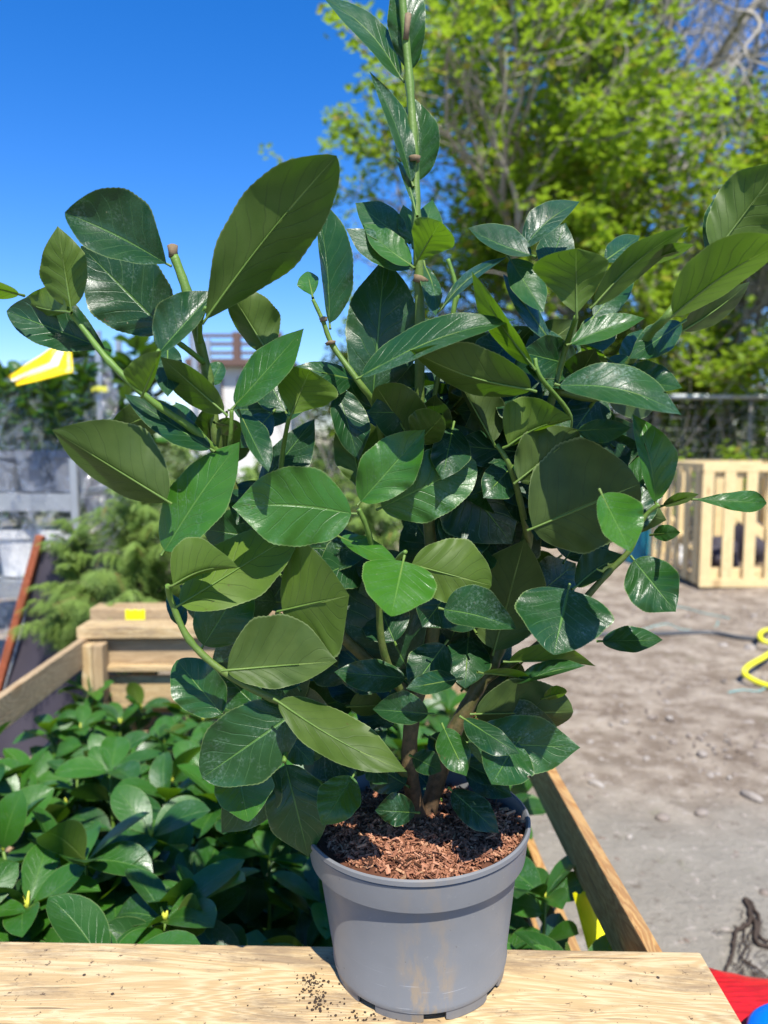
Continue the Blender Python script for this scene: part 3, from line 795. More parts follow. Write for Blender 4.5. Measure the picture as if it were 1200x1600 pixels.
# upper left
L(268,416,101,332,34,66,'t',-3,.05,'o',-4,yt=-3)
L(264,522,126,384,54,58,'t',0,.05,'e')
L(172,548,10,486,28,48,'t',-1,.05,'o')
L(112,489,90,353,34,32,'u',-5,.6,'e',0)
L(112,489,33,470,8,30,'u',-6,.85,'e',4)
L(38,462,-46,440,14,10,'u',-4,.8,'e')
L(244,556,334,455,44,14,'t',-6,.1,'e')
L(221,621,252,548,36,6,'u',-7,.7,'d')
L(316,506,526,243,64,56,'u',-5,.35,'o',6,yt=-3)
L(424,560,354,446,20,42,'u',-1,.4,'e')
L(362,640,475,513,28,26,'t',-4,.55,'e',0)
L(356,650,250,557,24,20,'u',-6,.45,'e')
L(326,606,346,566,17,13,'t',0,.3,'r')
L(268,787,81,672,28,66,'u',-9,.2,'e',0,yt=-3)
L(336,706,194,616,22,22,'t',-5,.05,'e')
L(316,692,274,628,18,14,'t',-3,.35,'e')
L(330,704,322,634,20,14,'u',0,.3,'e')
L(372,640,420,738,24,10,'t',-3,.1,'e')
L(400,768,492,654,20,34,'t',0,.05,'e')
L(334,660,372,668,10,14,'u',-4,.1,'e')
L(262,528,262,620,22,20,'t',1,.05,'e')
L(430,640,376,700,20,20,'t',1,.1,'e')
L(450,650,400,560,30,20,'t',3,.1,'e')
L(525,600,560,720,30,20,'t',3,.08,'e')
L(410,745,370,820,24,30,'t',1,.05,'e')
L(440,900,380,840,30,30,'t',1,.05,'e')
L(290,985,262,925,12,14,'t',0,.1,'e')
# lower right
L(786,1034,931,1041,26,-8,'u',-3,.9,'e',4)
L(798,1070,915,1040,17,6,'t',-2,.2,'e',4)
L(746,1050,848,1074,10,2,'u',-5,.25,'e',6)
L(932,1002,1036,1000,20,16,'t',-1,.15,'e')
L(734,1116,896,1112,48,30,'u',-3,.05,'r',0)
L(846,1092,886,1080,12,6,'u',-2,.7,'r')
L(722,1160,907,1168,42,44,'t',-6,.3,'e',0)
L(718,1119,812,1178,14,24,'t',-8,.02,'e')
L(812,1152,768,1226,42,34,'t',-8,.2,'e',0,holes=True)
L(690,1130,729,1213,20,24,'t',-7,.3,'e')
L(722,1060,634,1076,14,18,'t',-7,.02,'e')
L(656,1270,586,1266,20,26,'t',-4,.05,'e',0,yt=-2.5)
L(700,1230,780,1302,22,22,'t',-3,.05,'e',0,yt=-3)
L(640,1180,690,1205,20,16,'t',-3,.1,'e')
L(700,1180,790,1225,20,16,'t',2,.05,'e')
L(600,1170,560,1120,24,24,'t',1,.1,'e')
L(660,1040,610,990,22,22,'t',2,.08,'e')
L(700,1040,740,960,30,26,'t',4,.05,'e')
L(745,1075,720,1000,24,24,'t',3,.05,'e')
L(742,1120,880,1150,36,30,'t',-1,.05,'e')
L(640,1230,575,1190,30,26,'t',-3,.08,'e')
L(690,1250,640,1195,22,22,'t',4,.05,'e')
L(720,1200,800,1245,24,20,'t',4,.08,'e')
L(820,1030,760,1100,26,26,'u',2,.1,'e')
L(610,1080,530,1010,36,34,'t',-1,.04,'e')
L(560,1180,480,1120,30,28,'t',-2,.1,'e')
L(700,1000,640,1080,30,30,'t',-3,.04,'e')
L(745,990,700,920,34,34,'t',-2,.03,'e')
L(620,1010,585,930,36,34,'t',-3,.03,'e')
L(720,900,660,980,40,38,'t',-2,.05,'e')
L(690,860,760,790,40,44,'t',-2,.04,'e')
L(880,880,930,800,44,44,'t',-1,.04,'e')
L(740,760,700,660,40,40,'t',-1,.04,'e')
L(840,660,780,580,36,36,'t',-1,.05,'e')
L(960,700,900,640,34,34,'t',-1,.08,'e')
L(620,700,680,600,36,36,'t',-2,.06,'e')
L(470,1080,420,1010,34,30,'t',-4,.08,'e')

# large leaves in the heart of the plant, lowest tint paints its shade
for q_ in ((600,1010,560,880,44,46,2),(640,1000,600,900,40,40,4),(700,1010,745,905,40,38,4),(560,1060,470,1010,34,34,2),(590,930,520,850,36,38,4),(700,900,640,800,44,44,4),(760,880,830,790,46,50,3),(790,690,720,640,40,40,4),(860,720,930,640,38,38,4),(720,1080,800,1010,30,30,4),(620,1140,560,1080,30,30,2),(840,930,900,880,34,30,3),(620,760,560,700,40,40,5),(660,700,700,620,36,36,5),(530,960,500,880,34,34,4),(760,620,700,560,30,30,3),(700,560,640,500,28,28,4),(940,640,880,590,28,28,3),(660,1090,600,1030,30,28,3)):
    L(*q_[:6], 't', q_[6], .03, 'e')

def profile(shape, v):
    if shape == 'e': return max(0, math.sin(math.pi * v ** .90)) ** (.64 + .42 * v ** 3)
    if shape == 'w': return (v ** .85) * max(0, 1 - v ** 7) * 1.25
    if shape == 'o':  return (max(0, math.sin(math.pi * v ** 1.25)) ** .72)
    if shape == 'r':  return (max(0, math.sin(math.pi * v ** 1.0)) ** .55)
    if shape == 'n':  return (max(0, math.sin(math.pi * v ** .95)) ** .9)
    if shape == 'd':  return (max(0, math.sin(math.pi * v ** .62)) ** .75)     # widest near the base
    return 1
def leaf_mesh(mb, s, idx, hi=True):
    rng = random.Random(idx * 7 + 1)
    NV, NU = (46, 6) if hi else (18, 3)
    (bx, by), (tx, ty) = s['b'], s['t']; dx, dy = tx - bx, ty - by; Lp = math.hypot(dx, dy)
    Y0 = PY + (s['y'] + lean(by)) / 100; sc = ppx(Y0, (by + ty) / 2)
    wmax = max(s['w']); Lr = max(.075, min(.125, wmax * 2.15 * sc)); Lproj = Lp * sc
    side = s['side']; ori = 't' if s['lit'] else side
    if s['yt'] is not None: dY = s['yt'] / 100
    else:
        mag = min(.055, math.sqrt(max(0, Lr * Lr - Lproj * Lproj)) + .12 * Lproj)
        dn = dy / max(1, Lp)                 # +1 tip below the base
        sg = -1 if (ori == 't') == (dn > -.25) else 1
        dY = sg * mag
    pa = (dy / Lp, -dx / Lp)
    Ltrue = math.hypot(Lproj, dY); Wt = max(.24 * Ltrue, 0)
    def eoff(wp, sgn):
        w = wp * sc; e = math.sqrt(max(0, Wt * Wt - w * w)); return min(e, .022)
    up = -pa[1]                              # a side points up in the picture
    k = s['tilt'] if s['tilt'] is not None else max(-1, min(1, up * 1.25)) * (1 if ori == 't' else -1)
    ea = eoff(s['w'][0], 1) * k + .10 * Wt * k; eb = -eoff(s['w'][1], 1) * k - .10 * Wt * k
    fo = s['fold'] if s['fold'] is not None else rng.uniform(.05, .30)
    f = (-1 if side == 't' else 1) * fo * Wt; ea += f; eb += f
    arch = (s['arch'] / 100 if s['arch'] is not None else rng.uniform(.004, .010)) * (-1 if side == 't' else 1)
    rng_w = rng.uniform(4, 9); tipc = rng.choice((1, 1, 1, 2.2)) * rng.uniform(-.006, .016) * (1 if side == 'u' else -1); ph = rng.random() * 6; wv = rng.uniform(.0010, .0026)
    ids = []; spine = []
    v0 = min(.10, 9 / max(1, Lp))
    nb = bool(s.get('under'))
    for j in range(NV + 1):
        v = j / NV
        bl = v
        mxp = bx + dx * (v0 + (1 - v0) * v) + pa[0] * s['bend'] * math.sin(math.pi * v); myp = by + dy * (v0 + (1 - v0) * v) + pa[1] * s['bend'] * math.sin(math.pi * v)
        Ym = Y0 + dY * (v0 + (1 - v0) * v) + arch * math.sin(math.pi * v)
        pr_ = profile(s['shape'], bl)
        row = []
        for i in range(-NU, NU + 1):
            q = i / NU; aq = abs(q); ws = (s['w'][0] if q < 0 else s['w'][1]) * 1.13; ee = ea if q < 0 else eb
            teeth = (1 + .008 * (1 if j % 2 else -1) * (1 if 3 < j < NV - 2 else 0) + .040 * math.sin(v * 11 + ph + (2 if q < 0 else 0)) + .018 * math.sin(v * 23 + ph * 2 + (1 if q < 0 else 4)))
            w = ws * pr_ * (teeth if aq > .99 else 1) * aq
            sgn = 1 if q < 0 else -1
            w = w * sgn
            # puckering between the side veins
            pk = wv * math.sin(v * 30 - aq * 7 + ph + (1.4 if q < 0 else 0)) * aq * pr_ * (1 - .3 * aq)
            Y = Ym + ee * pr_ * (aq ** 1.25) + pk * .8 + .0065 * aq * aq * math.sin(v * rng_w + ph + (0 if q < 0 else 2.2)) * pr_ + tipc * v ** 4
            row.append(mb.vert(at(mxp + pa[0] * w, myp + pa[1] * w, Y), ((q + 1) / 2, v), s['tint']))
        ids.append(row); spine.append((mxp, myp, Ym))
    flip = side == 'u'
    for j in range(NV):
        for i in range(2 * NU):
            q = (ids[j][i], ids[j][i + 1], ids[j + 1][i + 1], ids[j + 1][i])
            mb.face(q if not flip else q[::-1], 0)
    # petiole and raised midrib on the underside
    away = 1 if side == 't' else -1
    pts = [at(bx, by, Y0)]; rad = [.0014]
    for j in range(0, int(NV * .72), max(1, NV // 9)):
        x_, y_, Y_ = spine[j]; r_ = .00085 * (1 - .85 * j / (NV * .72)) + .00025
        pts.append(at(x_, y_, Y_ + away * r_ * (.55 if side == 'u' else .9) + (.0002 if side == 't' else 0))); rad.append(r_)
    mb.tube(pts, rad, 6, m=1, t=.12 + .2 * rng.random(), cap=False)
def area(s): return math.hypot(s['t'][0] - s['b'][0], s['t'][1] - s['b'][1]) * sum(s['w'])
# filler leaves deeper in the bush: extras block sky light, low tint paints shade
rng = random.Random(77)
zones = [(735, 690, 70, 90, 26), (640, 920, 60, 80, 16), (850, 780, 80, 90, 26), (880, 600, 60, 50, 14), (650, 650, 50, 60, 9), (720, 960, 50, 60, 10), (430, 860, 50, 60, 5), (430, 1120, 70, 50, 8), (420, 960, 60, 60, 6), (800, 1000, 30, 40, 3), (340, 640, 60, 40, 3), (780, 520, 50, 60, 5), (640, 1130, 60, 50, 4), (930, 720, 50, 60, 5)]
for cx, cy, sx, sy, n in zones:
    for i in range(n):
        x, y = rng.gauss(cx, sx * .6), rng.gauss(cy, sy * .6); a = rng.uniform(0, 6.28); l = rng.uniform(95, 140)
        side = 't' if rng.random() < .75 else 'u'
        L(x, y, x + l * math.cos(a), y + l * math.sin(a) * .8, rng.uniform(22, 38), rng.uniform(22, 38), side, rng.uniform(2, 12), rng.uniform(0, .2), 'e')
order = sorted(range(len(LEAVES)), key=lambda i: -area(LEAVES[i]) * (1 if LEAVES[i]['y'] < 4 else .25))
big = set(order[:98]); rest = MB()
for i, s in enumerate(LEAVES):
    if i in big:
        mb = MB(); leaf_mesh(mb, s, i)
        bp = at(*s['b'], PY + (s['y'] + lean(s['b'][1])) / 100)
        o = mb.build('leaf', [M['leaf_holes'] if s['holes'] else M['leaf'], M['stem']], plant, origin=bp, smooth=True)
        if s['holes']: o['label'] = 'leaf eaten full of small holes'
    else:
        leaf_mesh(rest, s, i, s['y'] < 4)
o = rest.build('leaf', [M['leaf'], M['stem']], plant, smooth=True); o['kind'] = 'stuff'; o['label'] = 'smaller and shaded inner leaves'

# stems
def stem(name, pts, r0, r1, t0, t1, n=12, knots=()):
    w = [at(x, y, PY + (yo + lean(y)) / 100) for x, y, yo in pts]; w = smoothpath(w, 6); N = len(w)
    mb = MB(); rad = []
    for i in range(N):
        f = i / (N - 1); r = (r0 + (r1 - r0) * f) * .86
        r *= 1 + .05 * math.sin(i * 1.9) + (.16 if i % 12 == 6 and 0 < i < N - 1 else 0)
        rad.append(r)
    prevn = 0; base = len(mb.v)
    mb.tube(w, rad, n, t=0)
    for i in range(len(mb.t)): mb.t[i] = t0 + (t1 - t0) * ((i // n) / (N - 1))
    return mb.build(name, M['stem'], plant, smooth=True)
stem('trunk', [(655, 1285, 0), (640, 1200, -1), (646, 1110, -1), (670, 1030, 0), (679, 930, 0), (668, 800, 1), (657, 700, 1), (655, 640, 1)], .0105, .0056, 1.0, .5)
stem('stem', [(655, 640, 1), (656, 520, 1), (655, 440, 1), (651, 345, .5), (648, 255, .5), (640, 130, .5), (632, 40, .5), (624, -60, .5)], .0056, .0040, .35, .05)
stem('trunk', [(664, 1285, 1), (700, 1165, 1), (735, 1095, 1), (770, 1035, 1), (790, 985, 1), (822, 850, 0), (840, 720, 0), (868, 600, 0)], .0115, .0042, 1.0, .3)
stem('stem', [(868, 600, 0), (885, 540, 0), (900, 495, -4)], .0036, .0025, .3, .1)
stem('stem', [(868, 610, 0), (935, 620, 0), (980, 572, -2), (1015, 522, -4), (1046, 490, -7), (1085, 430, -3), (1112, 396, -3)], .0046, .0038, .4, .05)
stem('stem', [(826, 850, 0), (812, 780, -3), (795, 725, -4), (776, 695, -3)], .0042, .0022, .6, .1)
stem('stem', [(880, 700, 0), (890, 650, -2), (845, 590, -4), (836, 560, -4)], .003, .002, .2, .0)
stem('stem', [(870, 690, 2), (905, 660, 2), (935, 615, 1)], .003, .0022, .3, .1)
stem('stem', [(750, 1070, 1), (850, 1000, -2), (905, 945, -5), (950, 895, -5), (985, 858, -5), (1005, 810, -4), (1030, 788, -4)], .0044, .0024, .8, .1)
stem('stem', [(700, 600, 3), (707, 500, 2), (712, 450, 2), (700, 405, 2)], .0032, .0022, .1, .0)
stem('stem', [(668, 680, 2), (690, 560, 3), (715, 460, 2)], .003, .0026, .3, .1)
stem('stem', [(600, 720, 2), (588, 640, 0), (560, 596, -1), (520, 540, 0), (504, 500, 0), (489, 468, 0)], .0042, .0020, .3, .05)
stem('stem', [(645, 1090, 0), (520, 980, -2), (430, 860, -2), (352, 740, -2), (338, 680, -2), (325, 590, -1), (308, 520, -2), (292, 455, -2), (272, 400, -2)], .0068, .0046, .8, .0)
stem('stem', [(345, 712, -3), (300, 670, -4), (235, 625, -5), (172, 566, -5), (132, 516, -4), (104, 480, -4)], .0042, .0026, .1, .0)
stem('stem', [(312, 535, -2), (313, 502, -4), (322, 480, -5)], .003, .002, .0, .0)
stem('stem', [(318, 566, -2), (285, 540, -4), (262, 528, -4), (246, 552, -6)], .003, .002, .0, .0)
stem('stem', [(640, 1215, -1), (560, 1150, -6), (500, 1112, -9), (424, 1090, -11), (350, 1050, -11), (296, 1000, -11), (268, 940, -11), (262, 915, -12)], .0050, .0028, .7, .05)
stem('stem', [(650, 1120, 0), (600, 1020, -4), (590, 900, -6), (575, 830, -7), (560, 795, -7)], .0048, .0024, .6, .1)
stem('stem', [(600, 900, -5), (625, 870, -8), (634, 862, -9)], .0030, .0022, .2, .1)
stem('stem', [(500, 1112, -9), (455, 1160, -10), (444, 1190, -12)], .003, .0024, .4, .1)
stem('stem', [(520, 990, -3), (460, 970, -7), (432, 958, -9)], .0030, .0022, .5, .3)
stem('stem', [(430, 860, -2), (440, 720, 0), (452, 650, -2)], .0034, .0022, .2, .05)
stem('stem', [(352, 740, -2), (360, 690, -4), (362, 640, -4)], .003, .002, .2, .1)
# cut stubs and scars
def stub(x, y, yo, dx, dy, l, r, nm='stem_stub'):
    yo += lean(y); a = at(x, y, PY + yo / 100); b = at(x + dx, y + dy, PY + yo / 100); d = (b - a).normalized()
    mb = MB(); mb.tube([a, a + d * l * .5, a + d * l, a + d * (l + .0012)], [r, r * .95, r * 1.12, r * .5], 10)
    mb.build(nm, M['scar'], plant, smooth=True)
stub(271, 402, -2, -1, -12, .010, .0042); stub(634, 62, .1, 3, -30, .022, .0028); stub(648, 252, -.2, 0, -10, .004, .0050); stub(655, 442, .6, 3, -8, .005, .0068)
stub(506, 502, -.1, -2, -9, .003, .0036); stub(517, 538, -.2, -1, -4, .002, .0048)

# ------------------------------------------------------------ hoses, twine, roots
def hose(name, pts, r, mat, lab, cat, group=None, z=None):
    w = [at_z(x, y, (h if h is not None else 0) + r) for x, y, h in pts]; w = smoothpath(w, 8)
    mb = MB(); mb.tube(w, r, 8); o = mb.build(name, mat, origin=w[0], smooth=True); return tag(o, lab, cat, group)
hose('garden_hose', [(1330, 1060, 0), (1240, 1078, 0), (1195, 1070, 0), (1165, 1055, 0.02), (1168, 1042, .05), (1195, 1026, .05), (1215, 1010, .03), (1190, 1000, .05), (1190, 988, .06), (1215, 984, 0), (1330, 990, 0)], .014, M['yellow_hose'], 'bright yellow hose looping into the picture at the right edge', 'hose')
hose('pipe', [(900, 992, 0), (960, 991, 0), (1040, 990, 0), (1110, 989, 0), (1160, 997, 0), (1240, 1003, 0), (1340, 998, 0)], .016, M['black_hose'], 'black pipe lying across the dirt behind the yellow hose', 'pipe')
for k_, (pts, lab) in enumerate((([(1000, 985, 0), (1040, 975, 0), (1070, 984, 0), (1115, 980, 0), (1122, 970, 0)], 'pale teal twine in a curl beside the black pipe'),
      ([(1015, 950, 0), (1060, 948, 0), (1100, 958, 0), (1140, 966, 0)], 'pale teal twine nearest the slatted crate'),
      ([(1138, 1082, 0), (1160, 1078, 0), (1185, 1080, 0), (1196, 1074, 0)], 'short frayed teal twine just below the yellow hose'))):
    hose('twine', pts, .0035, M['teal_twine'], lab, 'twine', 'scraps of teal twine on the ground')
mb = MB(); rng = random.Random(4)
def rootlet(pts, r):
    w = smoothpath([at_z(x + rng.uniform(-1, 1), y, .008) for x, y in pts], 6); w = [p + Vector((rng.gauss(0, .0018), rng.gauss(0, .0018), 0)) for p in w]
    mb.tube(w, [r * (1 - .5 * i / len(w)) for i in range(len(w))], 5)
for pts, r in (([(1164, 1404), (1172, 1425), (1170, 1442), (1152, 1455), (1148, 1480), (1142, 1500), (1130, 1520)], .0065), ([(1172, 1425), (1180, 1445), (1180, 1470), (1195, 1478), (1215, 1480)], .0075),
               ([(1165, 1404), (1178, 1418), (1184, 1440), (1188, 1466), (1205, 1470)], .006), ([(1170, 1440), (1160, 1470), (1157, 1500), (1162, 1515)], .002), ([(1142, 1500), (1155, 1512), (1170, 1530)], .002),
               ([(1160, 1499), (1180, 1510), (1195, 1524), (1215, 1530)], .003), ([(1115, 1455), (1130, 1456), (1148, 1456)], .0012), ([(1146, 1446), (1152, 1452)], .002), ([(1158, 1462), (1166, 1478), (1160, 1495), (1170, 1512), (1186, 1528)], .002),
               ([(1176, 1450), (1168, 1466), (1172, 1482), (1164, 1500), (1150, 1515)], .0018), ([(1172, 1500), (1180, 1520), (1176, 1530)], .0016)):
    rootlet(pts, r)
for i in range(30):
    x, y = rng.uniform(1150, 1205), rng.uniform(1420, 1525); rootlet([(x, y), (x + rng.uniform(-12, 12), y + rng.uniform(2, 14)), (x + rng.uniform(-14, 14), y + rng.uniform(8, 26))], .0008)
tag(mb.build('dead_root', M['root'], origin=at_z(1170, 1450, 0), smooth=True), 'tangle of thin dark dead roots lying on the smooth grey ground', 'roots')

# red plastic object with a blue cap at the lower right
RZ = .40
def red():
    t = thing('plastic_tub', at_z(1190, 1600, 0), 'scuffed red plastic lid edge showing beyond the end of the plank', 'tub')
    t.location.z = 0
    mb = MB(); ed = [(1104, 1512), (1122, 1517), (1145, 1521), (1165, 1526), (1200, 1530), (1260, 1536), (1360, 1560), (1400, 1760), (1085, 1760), (1075, 1600), (1090, 1530)]
    w = smoothpath([at_z(x, y, RZ) for x, y in ed] + [at_z(1104, 1512, RZ)], 4)[:-1]; c = sum(w, Vector()) / len(w); n = len(w); rows = []
    for sc_, dz in ((.93, -.36), (.96, -.02), (1.0, -.015), (1.005, -.006), (.99, 0), (.93, .004), (.7, .010), (.35, .012)):
        rows.append([mb.vert(c + Vector(((p.x - c.x) * sc_, (p.y - c.y) * sc_, dz))) for p in w])
    for j in range(len(rows) - 1):
        for k in range(n): mb.face((rows[j][k], rows[j + 1][k], rows[j + 1][(k + 1) % n], rows[j][(k + 1) % n]))
    mb.face(list(reversed(rows[-1]))); mb.face(rows[0])
    o = mb.build('tub_lid', M['red_plastic'], t, smooth=True)
    mb = MB(); c = at_z(1262, 1640, RZ + .03); 
    ring = [c + Vector((math.cos(a) * .062, math.sin(a) * .062, .0)) for a in [i * math.pi / 20 for i in range(40)]]
    rows = []
    for r, z in ((.071, -.015), (.071, .006), (.066, .012), (.05, .013), (.045, .006), (.0, .006)):
        rows.append([mb.vert(c + Vector((math.cos(i * math.pi / 24) * r, math.sin(i * math.pi / 24) * r, z))) for i in range(48)])
    for j in range(len(rows) - 1):
        for k in range(48): mb.face((rows[j][k], rows[j][(k + 1) % 48], rows[j + 1][(k + 1) % 48], rows[j + 1][k]))
    mb.build('blue_cap', M['blue_plastic'], t, smooth=True)
red()

# ------------------------------------------------------------ slatted crates in the yard
gl = at_z(1091, 919, 0)
def slat_crate(org, w, dpt, h, lab, yaw=0.0):
    t = thing('slatted_crate', org, lab, 'crate', 'slatted pine crates in the yard')
    c, s_ = math.cos(yaw), math.sin(yaw)
    def P(x, y, z): return Vector(org) + Vector((x * c - y * s_, x * s_ + y * c, z))
    pw, gap = .092, .088; n = int((w + gap) / (pw + gap))
    for i in range(n):
        x = .047 + i * (pw + gap); board('slat', P(x, .0, .03), P(x, .0, h - .07), .022, pw, M['pine_far'], t, hdir=Vector((-s_, c, 0)))
    x1 = .047 + (n - 1) * (pw + gap) + .047
    board('rail', P(0, 0, h - .035), P(x1, 0, h - .035), .070, .026, M['pine_far'], t); board('rail', P(0, -.002, .045), P(x1, -.002, .045), .07, .024, M['pine_far'], t)
    board('inner_rail', P(0.02, .035, h - .075), P(x1, .035, h - .075), .09, .022, M['pine_far'], t); board('inner_rail', P(0.02, .035, .12), P(x1, .035, .12), .09, .022, M['pine_far'], t)
    board('brace', P(.22, .03, h * .66), P(.95, .03, .14), .085, .02, M['pine_far'], t, hdir=(.5, 0, 1))
    m = int((dpt + gap) / (pw + gap))
    for i in range(m):
        y = .08 + i * (pw + gap + .02)
        for xs_ in (.0, x1): board('side_slat', P(xs_, y, .03), P(xs_, y, h - .05), .022, pw, M['pine_far'], t, hdir=rt)
    for xs_ in (.0, x1):
        board('side_rail', P(xs_ + .022, .02, h - .04), P(xs_ + .022, dpt, h - .04), .075, .022, M['pine_far'], t); board('side_rail', P(xs_ + .022, .02, .06), P(xs_ + .022, dpt, .06), .08, .022, M['pine_far'], t)
    board('side_brace', P(.03, .15, .2), P(.03, dpt - .1, h * .75), .085, .02, M['pine_far'], t)
    board('back_rail', P(0.02, dpt, h - .05), P(x1, dpt, h - .05), .08, .022, M['pine_far'], t); board('back_rail', P(0.02, dpt, .08), P(x1, dpt, .08), .08, .022, M['pine_far'], t)
    for i in range(n):
        x = .047 + i * (pw + gap); board('back_slat', P(x, dpt + .02, .03), P(x, dpt + .02, h - .07), .022, pw, M['pine_far'], t, hdir=(0, 1, 0))
    board('base_board', P(0, dpt / 2, .09), P(x1, dpt / 2, .09), .02, dpt - .1, M['pine_old'], t)
    return t
slat_crate(Vector((gl.x, gl.y, 0)), 1.3, 1.35, 1.04, 'slatted pine crate standing at the right edge of the dirt yard', 0)
slat_crate(Vector((gl.x - 1.62, gl.y + 3.0, 0)), 1.2, 1.0, 1.0, 'slatted pine crate almost hidden behind the laurel, farther back than the other', 0)
# odds and ends in and beside the crates
def sack(px, py, Y, r, mat, lab, name='sack', cat='sack'):
    bm = bmesh.new(); bmesh.ops.create_icosphere(bm, subdivisions=4, radius=1); p0 = at(px, py, Y)
    for v in bm.verts:
        n_ = noise.noise(v.co * 1.7 + Vector((px, 0, 0))) * .28 + noise.noise(v.co * 5 + Vector((px, 3, 0))) * .07
        v.co = Vector((v.co.x * r[0], v.co.y * r[1], v.co.z * r[2])) * (1 + n_)
    me = bpy.data.meshes.new(name); bm.to_mesh(me); bm.free(); me.materials.append(mat)
    for f in me.polygons: f.use_smooth = True
    o = bpy.data.objects.new(name, me); scene.collection.objects.link(o); o.location = p0; return tag(o, lab, cat)
sack(1068, 880, 6.75, (.11, .12, .16), M['white_plastic'], 'crumpled white plastic bag just inside the left side of the slatted crate')
sack(1118, 880, 6.75, (.20, .25, .28), M['weed_fabric'], 'dark bundle lying in the slatted crate behind its first slats')
sack(1165, 860, 6.9, (.16, .25, .34), M['weed_fabric'], 'dark bundle lying in the slatted crate at the right edge')
def barrel(px, py, Y, r, h, mat, lab, nm='drum', cat='drum'):
    p = at(px, py, Y); mb = MB(); n = 32; rows = []; prof = [(0, 0), (r * .95, 0), (r, .02), (r, h * .32), (r * 1.03, h * .34), (r, h * .36), (r, h * .64), (r * 1.03, h * .66), (r, h * .68), (r, h - .02), (r * .95, h), (0, h)]
    for rr, z in prof: rows.append([mb.vert(Vector((p.x, p.y, 0)) + Vector((rr * math.cos(6.2832 * k / n), rr * math.sin(6.2832 * k / n), z))) for k in range(n)])
    for j in range(len(rows) - 1):
        for k in range(n): mb.face((rows[j][k], rows[j][(k + 1) % n], rows[j + 1][(k + 1) % n], rows[j + 1][k]))
    return tag(mb.build(nm, mat, origin=(p.x, p.y, 0), smooth=False), lab, cat)
barrel(1000, 850, 7.4, .15, .62, M['teal_plastic'], 'teal blue plastic drum peeking out beside the laurel leaves at the right')

# ------------------------------------------------------------ wire fence
FY = 9.2
fence = thing('wire_fence', (4.5, FY, 0), 'wire mesh fence with a pale galvanised top rail behind the dirt yard', 'fence')
zt = at(1130, 620, FY).z
mb = MB(); mb.tube([(-.3, FY, zt), (12, FY, zt)], .036, 8); mb.build('top_rail', M['galv'], fence, smooth=True)
for x in (-.2, 2.2, 4.55, 7.4, 10):
    mb = MB(); mb.tube([(x, FY + .05, 0), (x, FY + .05, zt + .03)], .03, 8); mb.build('fence_post', M['bark_pale'], fence, smooth=True)
mb = MB()
for i in range(13):
    z = zt - .13 * (i + 1); mb.tube([(-.3 + 12.3 * j / 12, FY + .02, z + .012 * math.sin(j * 2.1 + i)) for j in range(13)], .003, 4)
x = -.2
while x < 12: mb.tube([(x, FY + .02, .05), (x, FY + .02, zt)], .0018, 4); x += .15
mb.build('wire_mesh', M['wire'], fence)

# ------------------------------------------------------------ trees and thickets
def leafcluster(mb, c, rng, n, size, t, droop=.7, spread=.5):
    for i in range(n):
        a = rng.random() * 6.283; el = rng.uniform(-1.3, .2) * droop
        d = Vector((math.cos(a) * math.cos(el), math.sin(a) * math.cos(el), math.sin(el)))
        b = Vector(c) + Vector((rng.gauss(0, 1), rng.gauss(0, 1), rng.gauss(0, .8))) * size * spread
        L_ = size * rng.uniform(.6, 1.2); s = d.cross(Vector((rng.gauss(0, .4), rng.gauss(0, .4), 1))).normalized() * L_ * rng.uniform(.28, .5)
        tt = min(.85, max(0, rng.gauss(t, .16))); 
        if rng.random() < .07: tt = .97
        up = d.cross(s).normalized() * L_ * .12
        v = [mb.vert(b, t=tt), mb.vert(b + d * L_ * .45 + s, t=tt), mb.vert(b + d * L_ - up, t=tt), mb.vert(b + d * L_ * .45 - s, t=tt)]
        q = mb.vert(b + d * L_ * .5 + up, t=tt)
        mb.face((v[0], v[1], q)); mb.face((v[1], v[2], q)); mb.face((v[2], v[3], q)); mb.face((v[3], v[0], q))
def grow(wd, tips, rng, p, d, r, l, depth, gnarl=.18, upb=.06, minr=.006):
    n = 6; pts = [p.copy()]; rad = [r]
    for i in range(n):
        d = (d + Vector((rng.gauss(0, gnarl), rng.gauss(0, gnarl), rng.gauss(0, gnarl) + upb))).normalized()
        p = p + d * l / n; pts.append(p.copy()); rad.append(max(minr, r * (1 - .45 * (i + 1) / n)))
        if depth <= 2: tips.append((p.copy(), d.copy()))
    wd.tube(pts, rad, 7 if depth > 2 else 4, cap=False)
    if depth == 0: return
    k = 3 if depth > 1 else 3
    for i in range(k):
        j = rng.randint(2, n); q = pts[j]; 
        a = rng.uniform(.35, .95); ax = d.orthogonal().normalized(); ax = Matrix.Rotation(rng.random() * 6.28, 3, d) @ ax
        dn = (Matrix.Rotation(a, 3, ax) @ d).normalized()
        grow(wd, tips, rng, q, dn, rad[j] * .72, l * rng.uniform(.6, .85), depth - 1, gnarl, upb, minr)
    grow(wd, tips, rng, pts[-1], d, rad[-1], l * .75, depth - 1, gnarl, upb, minr)
